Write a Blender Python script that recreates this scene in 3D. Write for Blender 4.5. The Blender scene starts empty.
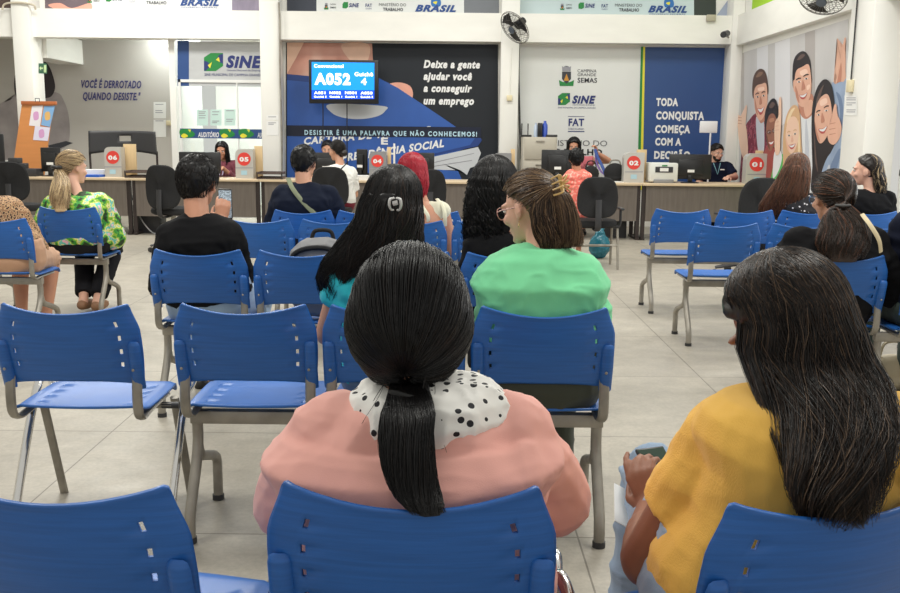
import bpy, bmesh, math, random
import numpy as np
from mathutils import Vector as V, Matrix, noise, Quaternion
SC = bpy.context.scene
COL = SC.collection
# ---------------------------------------------------------------- camera
F = 950.0; PITCH = math.radians(9.65); ROLL = math.radians(0.6); H = 1.35
cd = bpy.data.cameras.new('camera'); cam = bpy.data.objects.new('camera', cd); COL.objects.link(cam)
cd.sensor_width = 36; cd.lens = F/900*36; cd.clip_end = 80; cd.clip_start = .05
CAMR = Matrix.Rotation(math.pi/2-PITCH, 3, 'X') @ Matrix.Rotation(ROLL, 3, 'Z')
cam.matrix_world = Matrix.Translation((0, 0, H)) @ CAMR.to_4x4()
SC.camera = cam
# ---------------------------------------------------------------- world, lights, exposure
w = bpy.data.worlds.new('room_daylight'); SC.world = w; w.use_nodes = True
bg = w.node_tree.nodes['Background']; bg.inputs[0].default_value = (1.0, .985, .925, 1); bg.inputs[1].default_value = .62
def area(name, loc, rot, sx, sy, power, col=(1, 1, 1)):
    l = bpy.data.lights.new(name, 'AREA'); l.shape = 'RECTANGLE'; l.size = sx; l.size_y = sy; l.energy = power; l.color = col
    o = bpy.data.objects.new(name, l); o.location = loc; o.rotation_euler = rot; COL.objects.link(o); return o
for i, (x, y, p) in enumerate([(-2.6, 3.5, 95), (2.0, 3.5, 95), (-2.6, 8, 120), (2.0, 8, 100), (-4.6, 12.2, 135), (0, 12.0, 60), (3.2, 12, 42)]):
    area('ceiling_lamp', (x, y, 4.4), (0, 0, 0), 1.8, .9, p, (1, .985, .92))
area('side_daylight', (4.2, 7.2, 2.2), (0, math.radians(80), 0), 2.2, 2.6, 45, (.93, .97, 1))
area('auditorium_lamp', (-3.9, 16.0, 3.0), (0, 0, 0), 1.8, 1.2, 160, (.93, 1, .98))
SC.view_settings.view_transform = 'Standard'; SC.view_settings.look = 'None'
SC.view_settings.exposure = 0.0; SC.view_settings.gamma = 1.0; SC.view_settings.use_curve_mapping = False

# ---------------------------------------------------------------- pixel <-> world
C0 = V((0, 0, H))
def ray(px, py): return (CAMR @ V(((px-450)/F, (296.5-py)/F, -1)))
def at(px, py, Y): d = ray(px, py); return C0 + d*(Y/d.y)
def atX(px, py, X): d = ray(px, py); return C0 + d*(X/d.x)
def atZ(px, py, Z): d = ray(px, py); return C0 + d*((Z-H)/d.z)
def proj(P):
    q = CAMR.transposed() @ (V(P)-C0); return 450+F*q.x/(-q.z), 296.5-F*q.y/(-q.z)
def xfor(px, Y, Z):
    a, b = proj((0, Y, Z))[0], proj((1, Y, Z))[0]; return (px-a)/(b-a)
def sr(r, g, b, a=1):
    f = lambda c: (c/255/12.92 if c/255 <= .04045 else ((c/255+.055)/1.055)**2.4)
    return (f(r), f(g), f(b), a)
# ---------------------------------------------------------------- materials
MATS = {}
def mat(name, col, rough=.5, metal=0, spec=.5, noise_=None, bump=None, emit=0, alpha=1, trans=0, sheen=0, coord='Object'):
    """noise_ = (scale, amount, (sx,sy,sz)) mottles the colour; bump = (scale, strength, (sx,sy,sz))"""
    if name in MATS: return MATS[name]
    m = bpy.data.materials.new(name); m.use_nodes = True; n = m.node_tree.nodes; L = m.node_tree.links
    b = n['Principled BSDF']; c = sr(*col) if max(col[:3]) > 1 else (*col[:3], 1)
    b.inputs['Base Color'].default_value = c; b.inputs['Roughness'].default_value = rough
    b.inputs['Metallic'].default_value = metal; b.inputs['Specular IOR Level'].default_value = spec
    b.inputs['Alpha'].default_value = alpha; b.inputs['Transmission Weight'].default_value = trans
    b.inputs['Sheen Weight'].default_value = sheen
    if emit: b.inputs['Emission Color'].default_value = c; b.inputs['Emission Strength'].default_value = emit
    tc = n.new('ShaderNodeTexCoord')
    def nz(sc, vec, det=4):
        mp = n.new('ShaderNodeMapping'); mp.inputs['Scale'].default_value = vec
        L.new(tc.outputs[coord], mp.inputs[0]); t = n.new('ShaderNodeTexNoise'); t.inputs['Scale'].default_value = sc
        t.inputs['Detail'].default_value = det; L.new(mp.outputs[0], t.inputs[0]); return t
    if noise_:
        t = nz(noise_[0], noise_[2] if len(noise_) > 2 else (1, 1, 1))
        mx = n.new('ShaderNodeMix'); mx.data_type = 'RGBA'; mx.blend_type = 'MULTIPLY'
        cr = n.new('ShaderNodeMapRange'); a = noise_[1]
        cr.inputs[1].default_value = .3; cr.inputs[2].default_value = .7; cr.inputs[3].default_value = 1-a; cr.inputs[4].default_value = 1+a*.6
        L.new(t.outputs[0], cr.inputs[0]); mx.inputs[0].default_value = 1; mx.inputs[6].default_value = c
        L.new(cr.outputs[0], mx.inputs[7]); L.new(mx.outputs[2], b.inputs['Base Color'])
    if bump:
        t = nz(bump[0], bump[2] if len(bump) > 2 else (1, 1, 1)); bp = n.new('ShaderNodeBump')
        bp.inputs['Strength'].default_value = bump[1]; bp.inputs['Distance'].default_value = bump[3] if len(bump) > 3 else .004
        L.new(t.outputs[0], bp.inputs['Height']); L.new(bp.outputs[0], b.inputs['Normal'])
    MATS[name] = m; return m
def ramp_mat(name, kind, scale, stops, rough=.6, vec=(1, 1, 1), interp='CONSTANT', bump=0, det=2, extra=None):
    if name in MATS: return MATS[name]
    m = bpy.data.materials.new(name); m.use_nodes = True; n = m.node_tree.nodes; L = m.node_tree.links; b = n['Principled BSDF']
    b.inputs['Roughness'].default_value = rough
    tc = n.new('ShaderNodeTexCoord'); mp = n.new('ShaderNodeMapping'); mp.inputs['Scale'].default_value = vec; L.new(tc.outputs['Object'], mp.inputs[0])
    if kind == 'noise':
        t = n.new('ShaderNodeTexNoise'); t.inputs['Scale'].default_value = scale; t.inputs['Detail'].default_value = det; o = t.outputs[0]
    else:
        t = n.new('ShaderNodeTexVoronoi'); t.inputs['Scale'].default_value = scale; o = t.outputs[0]
        if extra is not None: t.inputs['Randomness'].default_value = extra
    L.new(mp.outputs[0], t.inputs[0])
    r = n.new('ShaderNodeValToRGB'); r.color_ramp.interpolation = interp
    e = r.color_ramp.elements
    while len(e) < len(stops): e.new(.5)
    for q, (p, c) in zip(e, stops): q.position = p
    for i, (p, c) in enumerate(stops): e[i].position = p; e[i].color = sr(*c)
    L.new(o, r.inputs[0]); L.new(r.outputs[0], b.inputs['Base Color']); MATS[name] = m; return m
# ---------------------------------------------------------------- objects
def tag(o, label=None, cat=None, group=None, kind=None):
    if label: o['label'] = label
    if cat: o['category'] = cat
    if group: o['group'] = group
    if kind: o['kind'] = kind
    return o
def thing(name, loc, label, cat, group=None, rot=0):
    o = bpy.data.objects.new(name, None); o.empty_display_size = .1; COL.objects.link(o)
    o.location = loc; o.rotation_euler = (0, 0, rot); return tag(o, label, cat, group)
def me_obj(name, me, parent=None, world=False):
    o = bpy.data.objects.new(name, me); COL.objects.link(o)
    if parent is not None:
        o.parent = parent
        if world:
            mw = Matrix.Translation(parent.location) @ Matrix.Rotation(parent.rotation_euler.z, 4, 'Z'); me.transform(mw.inverted())
    return o
def copy_tree(o, parent=None):
    c = o.copy(); COL.objects.link(c); c.parent = parent
    for ch in o.children: copy_tree(ch, c)
    return c
class MB:
    """collects shapes, build() links them as one mesh"""
    def __init__(s): s.v = []; s.f = []; s.m = []; s.mi = 0
    def add(s, vs, fs):
        b = len(s.v); s.v += [tuple(p) for p in vs]; s.f += [tuple(i+b for i in f) for f in fs]; s.m += [s.mi]*len(fs); return s
    def box(s, a, b, bev=0, M=None):
        (x0, y0, z0), (x1, y1, z1) = [min(p) for p in zip(a, b)], [max(p) for p in zip(a, b)]
        bm = bmesh.new(); bmesh.ops.create_cube(bm, size=1)
        for v in bm.verts: v.co = V(((x0+x1)/2+v.co.x*(x1-x0), (y0+y1)/2+v.co.y*(y1-y0), (z0+z1)/2+v.co.z*(z1-z0)))
        if bev: bmesh.ops.bevel(bm, geom=list(bm.edges), offset=min(bev, .45*min(x1-x0, y1-y0, z1-z0)), segments=2, profile=.5, affect='EDGES')
        if M: bm.transform(M)
        bm.verts.ensure_lookup_table(); r = s.add([v.co[:] for v in bm.verts], [[v.index for v in f.verts] for f in bm.faces]); bm.free(); return r
    def ring_loft(s, rings, cap=True, closed=True):
        n = len(rings[0]); vs = [p for r in rings for p in r]; fs = []
        for i in range(len(rings)-1):
            for j in range(n if closed else n-1):
                k = (j+1) % n; fs.append((i*n+j, i*n+k, (i+1)*n+k, (i+1)*n+j))
        if cap and closed: fs.append(tuple(range(n))[::-1]); fs.append(tuple(range((len(rings)-1)*n, len(rings)*n)))
        return s.add(vs, fs)
    def tube(s, path, r, n=8, flat=1.0, cap=True):
        path = [V(p) for p in path]; rings = []; up = None
        for i, p in enumerate(path):
            t = (path[min(i+1, len(path)-1)]-path[max(i-1, 0)])
            t = t.normalized() if t.length > 1e-9 else V((0, 0, 1))
            if up is None: up = t.orthogonal().normalized() if abs(t.x) > .9 else V((1, 0, 0))
            a = (up - t*up.dot(t)); a = a.normalized() if a.length > 1e-6 else t.orthogonal().normalized(); up = a; b = t.cross(a)
            rr = r[i] if hasattr(r, '__len__') else r
            rings.append([p + a*(math.cos(q)*rr) + b*(math.sin(q)*rr*flat) for q in [2*math.pi*k/n for k in range(n)]])
        return s.ring_loft(rings, cap)
    def cyl(s, a, b, r, n=16, r2=None): return s.tube([a, b], [r, r if r2 is None else r2], n)
    def lathe(s, prof, c=(0, 0, 0), n=20):
        return s.ring_loft([[V((c[0]+r*math.cos(2*math.pi*k/n), c[1]+r*math.sin(2*math.pi*k/n), c[2]+z)) for k in range(n)] for r, z in prof])
    def prism(s, pts, d):
        """pts: closed polygon of 3-D points, d: thickness vector"""
        n = len(pts); d = V(d); a = [V(p) for p in pts]
        return s.add(a+[p+d for p in a], [tuple(range(n)), tuple(range(2*n-1, n-1, -1))]+[(i, i+n, (i+1) % n+n, (i+1) % n) for i in range(n)])
    def ell(s, c, r, M=None, n=14, k=9):
        rings = []
        for i in range(k+1):
            a = -math.pi/2+math.pi*i/k; rr = max(math.cos(a), .02)
            rings.append([(M @ V((r[0]*rr*math.cos(q), r[1]*rr*math.sin(q), r[2]*math.sin(a))) if M else V((r[0]*rr*math.cos(q), r[1]*rr*math.sin(q), r[2]*math.sin(a))))+V(c) for q in [2*math.pi*j/n for j in range(n)]])
        return s.ring_loft(rings)
    def cone(s, a, b, r0, r1, n=14, flat=False, sq=None):
        """tapered limb with rounded ends, for the remesher"""
        a, b = V(a), V(b); t = (b-a); L_ = t.length
        if L_ < 1e-6: return s.ell(a, (r0,)*3)
        t.normalize(); pts = []; rad = []
        if not flat:
            for q in (.97, .8, .5): pts.append(a-t*r0*q); rad.append(r0*math.sqrt(1-q*q))
        for q in (0, .25, .5, .75, 1): pts.append(a+(b-a)*q); rad.append(r0+(r1-r0)*q)
        if not flat:
            for q in (.5, .8, .97): pts.append(b+t*r1*q); rad.append(r1*math.sqrt(1-q*q))
        return s.tube(pts, rad, n)
    def mesh(s, name, mats, smooth=True):
        me = bpy.data.meshes.new(name); me.from_pydata(s.v, [], s.f); me.update()
        bm = bmesh.new(); bm.from_mesh(me); bmesh.ops.recalc_face_normals(bm, faces=bm.faces); bm.to_mesh(me); bm.free()
        mats = mats if isinstance(mats, (list, tuple)) else [mats]
        for m in mats: me.materials.append(m)
        if any(s.m): me.polygons.foreach_set('material_index', s.m)
        if smooth:
            me.polygons.foreach_set('use_smooth', [True]*len(me.polygons))
            if smooth != 'all': me.set_sharp_from_angle(angle=math.radians(38))
        return me
    def build(s, name, mats, parent=None, smooth=True, world=False): return me_obj(name, s.mesh(name, mats, smooth), parent, world)
def bez(pts, n=8):
    """Catmull-Rom through points"""
    P = [V(p) for p in pts]; P = [P[0]*2-P[1]]+P+[P[-1]*2-P[-2]]; out = []
    for i in range(1, len(P)-2):
        for k in range(n):
            t = k/n; a, b, c, d = P[i-1:i+3]
            out.append(.5*((2*b)+(c-a)*t+(2*a-5*b+4*c-d)*t*t+(3*b-a-3*c+d)*t**3))
    out.append(P[-2]); return out
def blob(pts, n=5):
    """smooth closed outline"""
    m = len(pts); out = []
    for i in range(m):
        a, b, c, d = [V(pts[(i+j-1) % m]) for j in range(4)]
        for k in range(n):
            t = k/n; out.append(.5*((2*b)+(c-a)*t+(2*a-5*b+4*c-d)*t*t+(3*b-a-3*c+d)*t**3))
    return out
# printed flat artwork on a wall plane: f maps (px, py, lift) to the wall
def wallY(Y): return lambda x, y, l=0: at(x, y, Y-l)
def wallX(X): return lambda x, y, l=0: atX(x, y, X-l)
def flat(name, f, pts, lift, m, parent=None, smooth=False, world=True):
    pts = [(p[0], p[1]) for p in (blob([(*p, 0) for p in pts]) if smooth else pts)]
    P = [f(x, y, lift) for x, y in pts]; me = bpy.data.meshes.new(name); me.from_pydata(P, [], [tuple(range(len(P)))]); me.update()
    bm = bmesh.new(); bm.from_mesh(me); bmesh.ops.triangulate(bm, faces=bm.faces); bm.to_mesh(me); bm.free()
    me.materials.append(m); return me_obj(name, me, parent, world)
def flats(name, f, shapes, m, parent, world=True):
    """several printed shapes of one colour as one mesh: shapes = [(pts, lift, smooth)]"""
    if len(shapes) > 1: return [flats(name, f, [s_], m, parent, world) for s_ in shapes]
    bm = bmesh.new()
    for pts, lift, smooth in shapes:
        pts = [(p[0], p[1]) for p in (blob([(*p, 0) for p in pts]) if smooth else pts)]
        try: bm.faces.new([bm.verts.new(f(x, y, lift)) for x, y in pts])
        except ValueError: pass
    bmesh.ops.triangulate(bm, faces=bm.faces); me = bpy.data.meshes.new(name); bm.to_mesh(me); bm.free(); me.materials.append(m)
    return me_obj(name, me, parent, world)
def text_geo(s, bold=0, shear=0, sp=1):
    cu = bpy.data.curves.new('t', 'FONT'); cu.body = s; cu.offset = bold; cu.shear = shear; cu.resolution_u = 3
    cu.space_character = (1.0+bold*3)*sp
    o = bpy.data.objects.new('t', cu); COL.objects.link(o); dg = bpy.context.evaluated_depsgraph_get(); dg.update()
    me = bpy.data.meshes.new_from_object(o.evaluated_get(dg)); bpy.data.objects.remove(o); bpy.data.curves.remove(cu)
    vs = [v.co.copy() for v in me.vertices]; fs = [tuple(p.vertices) for p in me.polygons]; bpy.data.meshes.remove(me)
    return vs, fs
CAPH = .73
def write(name, f, items, m, parent, lift=.008, world=True):
    """items: (text, x0, x1, ytop_of_capital, ybaseline, bold, shear), pixels; fitted to that box on plane f"""
    V_, F_ = [], []
    for s, x0, x1, yt, yb, bold, shear, *ex in items:
        vs, fs = text_geo(s, bold, shear, ex[1] if len(ex) > 1 else 1); rise = ex[0] if ex else 0
        if not vs: continue
        a = min(v.x for v in vs); b = max(v.x for v in vs)
        A = f(x0, yb, lift); B = f(x1, yb+(x1-x0)*math.tan(ROLL)-rise, lift); T = f(x0, yt, lift)
        ux = (B-A)/(b-a); uy = (T-A)/CAPH; uy = V((0, 0, uy.z)); n0 = len(V_)
        V_ += [A+ux*(v.x-a)+uy*v.y for v in vs]; F_ += [tuple(i+n0 for i in g) for g in fs]
    me = bpy.data.meshes.new(name); me.from_pydata(V_, [], F_); me.update(); me.materials.append(m)
    return me_obj(name, me, parent, world)
# ================================================================ SETTING
M_wall = mat('white_paint', (.83, .82, .775), .55, noise_=(1.2, .05), bump=(30, .05))
M_grey = mat('greige_wall', (.50, .475, .44), .6, noise_=(.6, .06), bump=(25, .05))
M_beam = mat('beam_paint', (.86, .85, .80), .5, noise_=(2.0, .04, (1, 1, 3)), bump=(20, .08))
def floor_mat():
    m = bpy.data.materials.new('polished_concrete'); m.use_nodes = True; n = m.node_tree.nodes; L = m.node_tree.links; b = n['Principled BSDF']
    tc = n.new('ShaderNodeTexCoord'); mp = n.new('ShaderNodeMapping'); mp.inputs['Location'].default_value = (1.535, -3.06, 0); L.new(tc.outputs['Object'], mp.inputs[0])
    br = n.new('ShaderNodeTexBrick'); br.offset = 0; br.squash = 1; br.inputs['Scale'].default_value = 1; br.inputs['Brick Width'].default_value = .99; br.inputs['Row Height'].default_value = 1.11
    br.inputs['Mortar Size'].default_value = .0035; br.inputs['Mortar Smooth'].default_value = .2
    br.inputs['Color1'].default_value = sr(174, 167, 153); br.inputs['Color2'].default_value = sr(167, 160, 147); br.inputs['Mortar'].default_value = sr(120, 113, 102)
    L.new(mp.outputs[0], br.inputs[0]); cur = br.outputs[0]
    for sc, lo, hi, a0, a1 in ((1.3, .88, 1.08, .35, .65), (7, .90, 1.07, .35, .65), (55, .90, 1.05, .35, .62)):
        t = n.new('ShaderNodeTexNoise'); t.inputs['Scale'].default_value = sc; t.inputs['Detail'].default_value = 6; t.inputs['Roughness'].default_value = .65; L.new(tc.outputs['Object'], t.inputs[0])
        r = n.new('ShaderNodeMapRange'); r.inputs[1].default_value = a0; r.inputs[2].default_value = a1; r.inputs[3].default_value = lo; r.inputs[4].default_value = hi; L.new(t.outputs[0], r.inputs[0])
        x = n.new('ShaderNodeMix'); x.data_type = 'RGBA'; x.blend_type = 'MULTIPLY'; x.inputs[0].default_value = 1; L.new(cur, x.inputs[6]); L.new(r.outputs[0], x.inputs[7]); cur = x.outputs[2]
    L.new(cur, b.inputs['Base Color']); b.inputs['Roughness'].default_value = .38
    t = n.new('ShaderNodeTexNoise'); t.inputs['Scale'].default_value = 9; t.inputs['Detail'].default_value = 5; L.new(tc.outputs['Object'], t.inputs[0])
    r = n.new('ShaderNodeMapRange'); r.inputs[3].default_value = .28; r.inputs[4].default_value = .6; L.new(t.outputs[0], r.inputs[0]); L.new(r.outputs[0], b.inputs['Roughness'])
    return m
def slab(name, a, b, m, bev=0): return tag(MB().box(a, b, bev).build(name, m), kind='structure')
slab('floor', (-9.5, -2.5, -.1), (6.5, 19, 0), floor_mat())
YW = 14.5; XR = 4.2; XL = -9.3
XS = at(176, 100, 14.5).x                                   # jamb between the recess and the window bay
YG = 15.9
slab('wall_recess', (XL, YG, 0), (XS, YG+.1, 3.7), M_grey)
slab('wall_jamb', (XS-.06, 14.4, 0), (XS+.03, YG, 2.69), M_wall)
slab('wall_left', (XL-.1, -2.5, 0), (XL, YG, 3.7), M_wall)
slab('wall_back', (-2.75, YW, 0), (4.35, YW+.1, 3.7), M_wall)
slab('wall_upper', (XL, YW+.0, 3.0), (-2.75, YW+.1, 3.7), M_wall)
slab('wall_auditorium', (XS-.3, 18.2, 0), (-1.5, 18.3, 3.7), M_wall)
slab('ceiling_recess', (XL, YW+.1, 3.12), (-2.4, 18.3, 3.2), M_wall)
slab('wall_right', (XR, 9.9, 0), (XR+.15, YW, 3.7), M_wall)
slab('beam_back', (XL, 14.2, 2.69), (4.1, YW, 3.09), M_beam)
slab('beam_right', (XR-.1, 6.0, 2.67), (XR+.15, 14.2, 3.09), M_beam)
# the perpendicular beam seen in the recess behind the exit sign column
slab('beam_recess', (-6.42, 14.5, 2.42), (-6.02, YG, 2.8), M_beam)
def column(n, x0, x1, y0=14.15, y1=14.5): return slab('column_%s' % n, (x0, y0, 0), (x1, y1, 3.7), M_wall, .012)
column('exit', -6.34, -6.08, 14.1); column('middle', -2.79, -2.51); column('fan', .70, .965); column('corner', 4.03, 4.2)
slab('column_side', (4.0, 9.35, 0), (4.3, 9.9, 3.7), M_wall, .012)
# right side beyond the column: bright glazed partition
slab('wall_side', (4.42, 5.2, 2.62), (4.5, 9.4, 3.7), M_wall)
wn = tag(MB().box((4.42, 5.2, 0), (4.48, 9.4, 2.62)).build('window_1', mat('frosted_film', (.86, .86, .83), .25)), kind='structure')
fb = MB()
for y in (5.2, 6.6, 8.0, 9.33): fb.box((4.39, y, 0), (4.42, y+.06, 2.62))
fb.box((4.39, 5.2, 1.0), (4.42, 9.4, 1.06)); fb.build('window_frame', mat('white_aluminium', (.8, .8, .78), .35), wn)
M_lime = mat('lime_board', sr(160, 205, 40)[:3], .6)
slab('trim_1', (XR-.03, 10.6, 3.09), (XR, 13.75, 3.7), M_lime)

# ---------------------------------------------------------------- printed walls
P_white = mat('print_white', (.80, .80, .80), .45); P_off = mat('print_offwhite', (.74, .755, .74), .45, noise_=(1.1, .05))
P_navy = mat('print_navy', sr(44, 76, 132)[:3], .4, noise_=(1.3, .05)); P_ink = mat('print_ink', sr(36, 48, 110)[:3], .5)
P_black = mat('print_black', sr(14, 22, 32)[:3], .6, noise_=(1.3, .15)); P_green = mat('print_green', sr(30, 130, 60)[:3], .5)
P_yellow = mat('print_yellow', sr(225, 215, 60)[:3], .5); P_text = mat('print_lettering_white', (.85, .85, .85), .5)
P_dark = mat('print_dark_lettering', sr(52, 54, 62)[:3], .5); P_book = mat('print_book_blue', sr(48, 92, 172)[:3], .4, noise_=(2.2, .1))
P_book2 = mat('print_book_edge', sr(30, 62, 130)[:3], .4); P_skin = ramp_mat('print_skin', 'noise', 1.6, [(.35, (172, 112, 96)), (.5, (208, 152, 134)), (.65, (228, 186, 170))], .5, interp='EASE')
P_skin2 = mat('print_skin_light', sr(232, 190, 165)[:3], .5, noise_=(3, .1)); P_skin3 = mat('print_skin_pink', sr(236, 170, 150)[:3], .5, noise_=(4, .12))
P_grey = mat('print_light_grey', sr(205, 208, 212)[:3], .5); P_mid = mat('print_mid_grey', sr(150, 150, 158)[:3], .5)
P_orange = mat('print_orange', sr(200, 140, 50)[:3], .5); P_sky = mat('print_sky_blue', sr(40, 110, 180)[:3], .5)
def sine(root, f, x, y, w, h, tx0, tx1, ty, by, sub1=None, sub2=None, lift=.004):
    """green hexagon badge at x,y,w,h and the lettering beside it"""
    q = lambda L_: [(x+a*w, y+b*h) for a, b in L_]
    flats('badge', f, [(q([(0, .25), (.35, 0), (1, 0), (1, .72), (.62, 1), (0, 1)]), lift, False)], P_green, root)
    flats('badge_dot', f, [(q([(.0, .42), (.22, .5), (.3, .75), (.1, .98), (0, .98)]), lift+.002, False), (q([(1, .05), (.8, .1), (.66, .3), (.8, .5), (1, .6)]), lift+.002, False)], P_ink, root)
    flats('badge_star', f, [(q([(.2, .68), (.42, .5), (.32, .85)]), lift+.003, False), (q([(.62, .38), (.78, .22), (.84, .5)]), lift+.003, False)], P_yellow, root)
    write('lettering', f, [('SiNE', tx0, tx1, ty, by, .055, .25)]+([sub1] if sub1 else [])+([sub2] if sub2 else []), P_ink, root, lift+.002)
def crest(root, f, x, y, w, h, lift=.004):
    q = lambda L_: [(x+a*w, y+b*h) for a, b in L_]
    flats('crown', f, [(q([(.2, 0), (.3, .06), (.4, 0), (.5, .06), (.6, 0), (.7, .06), (.8, 0), (.78, .26), (.22, .26)]), lift, False)], P_mid, root)
    flats('shield', f, [(q([(.2, .28), (.8, .28), (.8, .65), (.5, .9), (.2, .65)]), lift+.001, False)], P_dark, root)
    flats('peak', f, [(q([(.5, .38), (.68, .74), (.32, .74)]), lift+.002, False)], P_orange, root)
    flats('ribbon', f, [(q([(0, .7), (.25, .8), (.75, .8), (1, .7), (.95, 1), (.05, 1)]), lift+.0005, False)], P_green, root)
def banner(name, f, x0, x1, y0, y1, m, label, cat='wall banner', lift=.0, thick=.012, group=None):
    a = f(x0, y0, 0); b = f(x1, y1, 0); a2 = f(x0, y1, 0); c = (a+b)/2
    root = thing(name, (c.x, c.y, min(a.z, b.z)), label, cat, group)
    P = [f(x0, y0, .012), f(x1, y0+(x1-x0)*math.tan(ROLL), .012), f(x1, y1+(x1-x0)*math.tan(ROLL), .012), f(x0, y1, .012)]
    B = [f(x0, y0, 0), f(x1, y0+(x1-x0)*math.tan(ROLL), 0), f(x1, y1+(x1-x0)*math.tan(ROLL), 0), f(x0, y1, 0)]
    MB().add(P+B, [(0, 1, 2, 3), (4, 5, 6, 7), (0, 1, 5, 4), (1, 2, 6, 5), (2, 3, 7, 6), (3, 0, 4, 7)]).build('sheet', m, root, False, True)
    return root
LB = .016
# grey recess wall: lettering and printed man
f = wallY(YG)
r = thing('wall_lettering', at(125, 100, YG-.01), 'slanted navy lettering about giving up on the greige recess wall', 'lettering')
write('lettering', f, [('VOCÊ É DERROTADO', 81.5, 141.5, 80, 87.5, .035, .3), ('QUANDO DESISTE."', 83, 141, 92, 99.5, .035, .3)], mat('recess_ink', sr(62, 62, 120)[:3], .5), r)
r = thing('wall_mural', at(40, 100, YG-.01), 'large printed picture of a dark haired man in a grey shirt on recess wall', 'mural')
flats('printed_shirt', f, [([(10, 100), (20, 92), (55, 92), (64, 101), (69, 118), (69, 141), (60, 150), (45, 152), (45, 190), (-12, 190), (-12, 120), (0, 104)], .004, True)], mat('print_shirt_grey', sr(160, 152, 152)[:3], .6, noise_=(3, .2)), r)
flats('printed_hair', f, [([(16, 96), (15, 75), (24, 62), (40, 60), (49, 66), (55, 84), (53, 94), (47, 98), (30, 98)], .006, True)], mat('print_hair', sr(45, 38, 42)[:3], .6), r)
flats('printed_tablet', f, [([(46, 146), (66, 141), (73, 143), (56, 150)], .007, False)], P_dark, r)
# window bay: blue strip, sign, glass partition, auditorium band
f = wallY(14.42)
r = banner('blue_strip', f, 177.5, 189, 40.5, 86, P_navy, 'narrow navy strip beside the wide job office sign', 'wall panel')
r = banner('office_sign', f, 189, 262, 41.5, 86, mat('sign_silver', sr(190, 192, 193)[:3], .35, noise_=(2.5, .08, (1, 1, 3))), 'silver job office sign with green hexagon badge above the auditorium glass', 'sign')
sine(r, f, 204, 53, 19, 18, 226, 262, 55.5, 67, ('Sistema Nacional de Emprego', 227, 262, 69, 71, .0, 0), ('SINE MUNICIPAL DE CAMPINA GRANDE', 204.5, 262, 73, 75.8, .0, 0), LB)
M_glass = mat('clear_glass', (.93, .97, .96), .02, trans=1.0, spec=.5)
g = tag(MB().box((at(180, 120, 14.42).x, 14.41, .1), (-2.79, 14.42, 2.1)).build('window_2', M_glass), kind='structure')
fb = MB(); xg = at(180, 120, 14.42).x
for x in (xg, -2.82): fb.box((x, 14.39, 0), (x+.035, 14.44, 2.12))
fb.box((xg, 14.39, 2.08), (-2.79, 14.44, 2.12)); fb.box((xg, 14.39, .08), (-2.79, 14.44, .12)); fb.box((at(238, 120, 14.42).x-.01, 14.395, .1), (at(238, 120, 14.42).x+.01, 14.43, 2.1))
fb.build('window_frame', mat('white_aluminium', (.8, .8, .78), .35), g)
f = wallY(14.40)
r = banner('glass_band', f, 180, 262, 128.5, 138, P_navy, 'navy printed band reading auditorium across the glass', 'sign')
write('lettering', f, [('AUDITÓRIO', 198, 219, 132, 137, .02, .25), ('AU', 257.5, 262, 132.5, 137.5, .02, .25)], P_text, r, LB)
for dx in (0, 40, 59):
    flats('printed_leaf', f, [([(180+dx, 130), (188+dx, 129), (195+dx, 134), (190+dx, 137.5), (181+dx, 136)], LB, True)], P_green, r)
    flats('printed_sun', f, [([(181+dx, 136), (184+dx, 133.5), (188+dx, 136), (184+dx, 138)], LB+.001, True), ([(188+dx, 129.5), (191+dx, 129.5), (190+dx, 132.5)], LB+.001, False)], P_yellow, r)
P_notice = mat('notice_paper', sr(196, 222, 214)[:3], .5)
notices = []
def notice(f, x0, x1, y0, y1, label, m=P_notice, lines=((.15, .5),), group=None, tape=False):
    a = f((x0+x1)/2, y1, 0); r = thing('paper_notice', a, label, 'notice', group)
    flats('paper', f, [([(x0, y0), (x1, y0+.05), (x1, y1), (x0, y1)], .004, False)], m, r)
    flats('print', f, [([(x0+(x1-x0)*.15, y0+(y1-y0)*t), (x0+(x1-x0)*e, y0+(y1-y0)*t), (x0+(x1-x0)*e, y0+(y1-y0)*t+.7), (x0+(x1-x0)*.15, y0+(y1-y0)*t+.7)], .006, False) for t, e in lines], P_mid, r); return r
notice(f, 197, 208, 109.5, 125.5, 'pale green notice on the glass, nearest the navy strip', lines=((.12, .8), (.22, .7), (.35, .8), (.5, .75)))
notice(f, 210.5, 221.5, 109.5, 125.5, 'pale green notice on the glass between two others', lines=((.12, .8), (.3, .7), (.7, .8), (.8, .6)))
notice(f, 224.5, 235.5, 109, 125.5, 'pale green notice on the glass nearest the white column', lines=((.08, .85), (.6, .8), (.72, .7)))
# middle bay mural
f = wallY(YW-.003)
r = banner('work_card_mural', f, 286, 498, 42.3, 186, P_black, 'black mural with hand and blue work booklet behind the counter', 'mural')
L0 = LB
flats('printed_fingers', f, [([(287, 42.5), (372, 43.5), (373, 62), (369, 90), (330, 92), (300, 92), (287, 82)], L0, False)], P_skin, r)
flats('printed_finger_light', f, [([(287, 42.5), (304, 42.5), (296, 58), (287, 74)], L0+.002, False), ([(342, 44), (368, 44), (368, 60), (360, 66), (348, 58)], L0+.002, True)], P_skin2, r)
flats('printed_thumb', f, [([(389, 84), (400, 82.5), (410, 86), (413, 94), (410, 101), (400, 98), (389, 90)], L0+.001, True)], P_skin3, r)
flats('printed_booklet', f, [([(287, 74), (300, 76), (375, 76), (398, 88), (440, 116), (456, 127), (478, 134), (481, 142), (470, 147), (428, 157), (420, 165), (287, 186)], L0+.003, False)], P_book, r)
flats('printed_booklet_edge', f, [([(287, 74), (330, 78), (330, 84), (287, 80)], L0+.005, False), ([(478, 134), (482, 140), (478, 146), (428, 157), (428, 155), (470, 145)], L0+.005, False)], P_book2, r)
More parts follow.
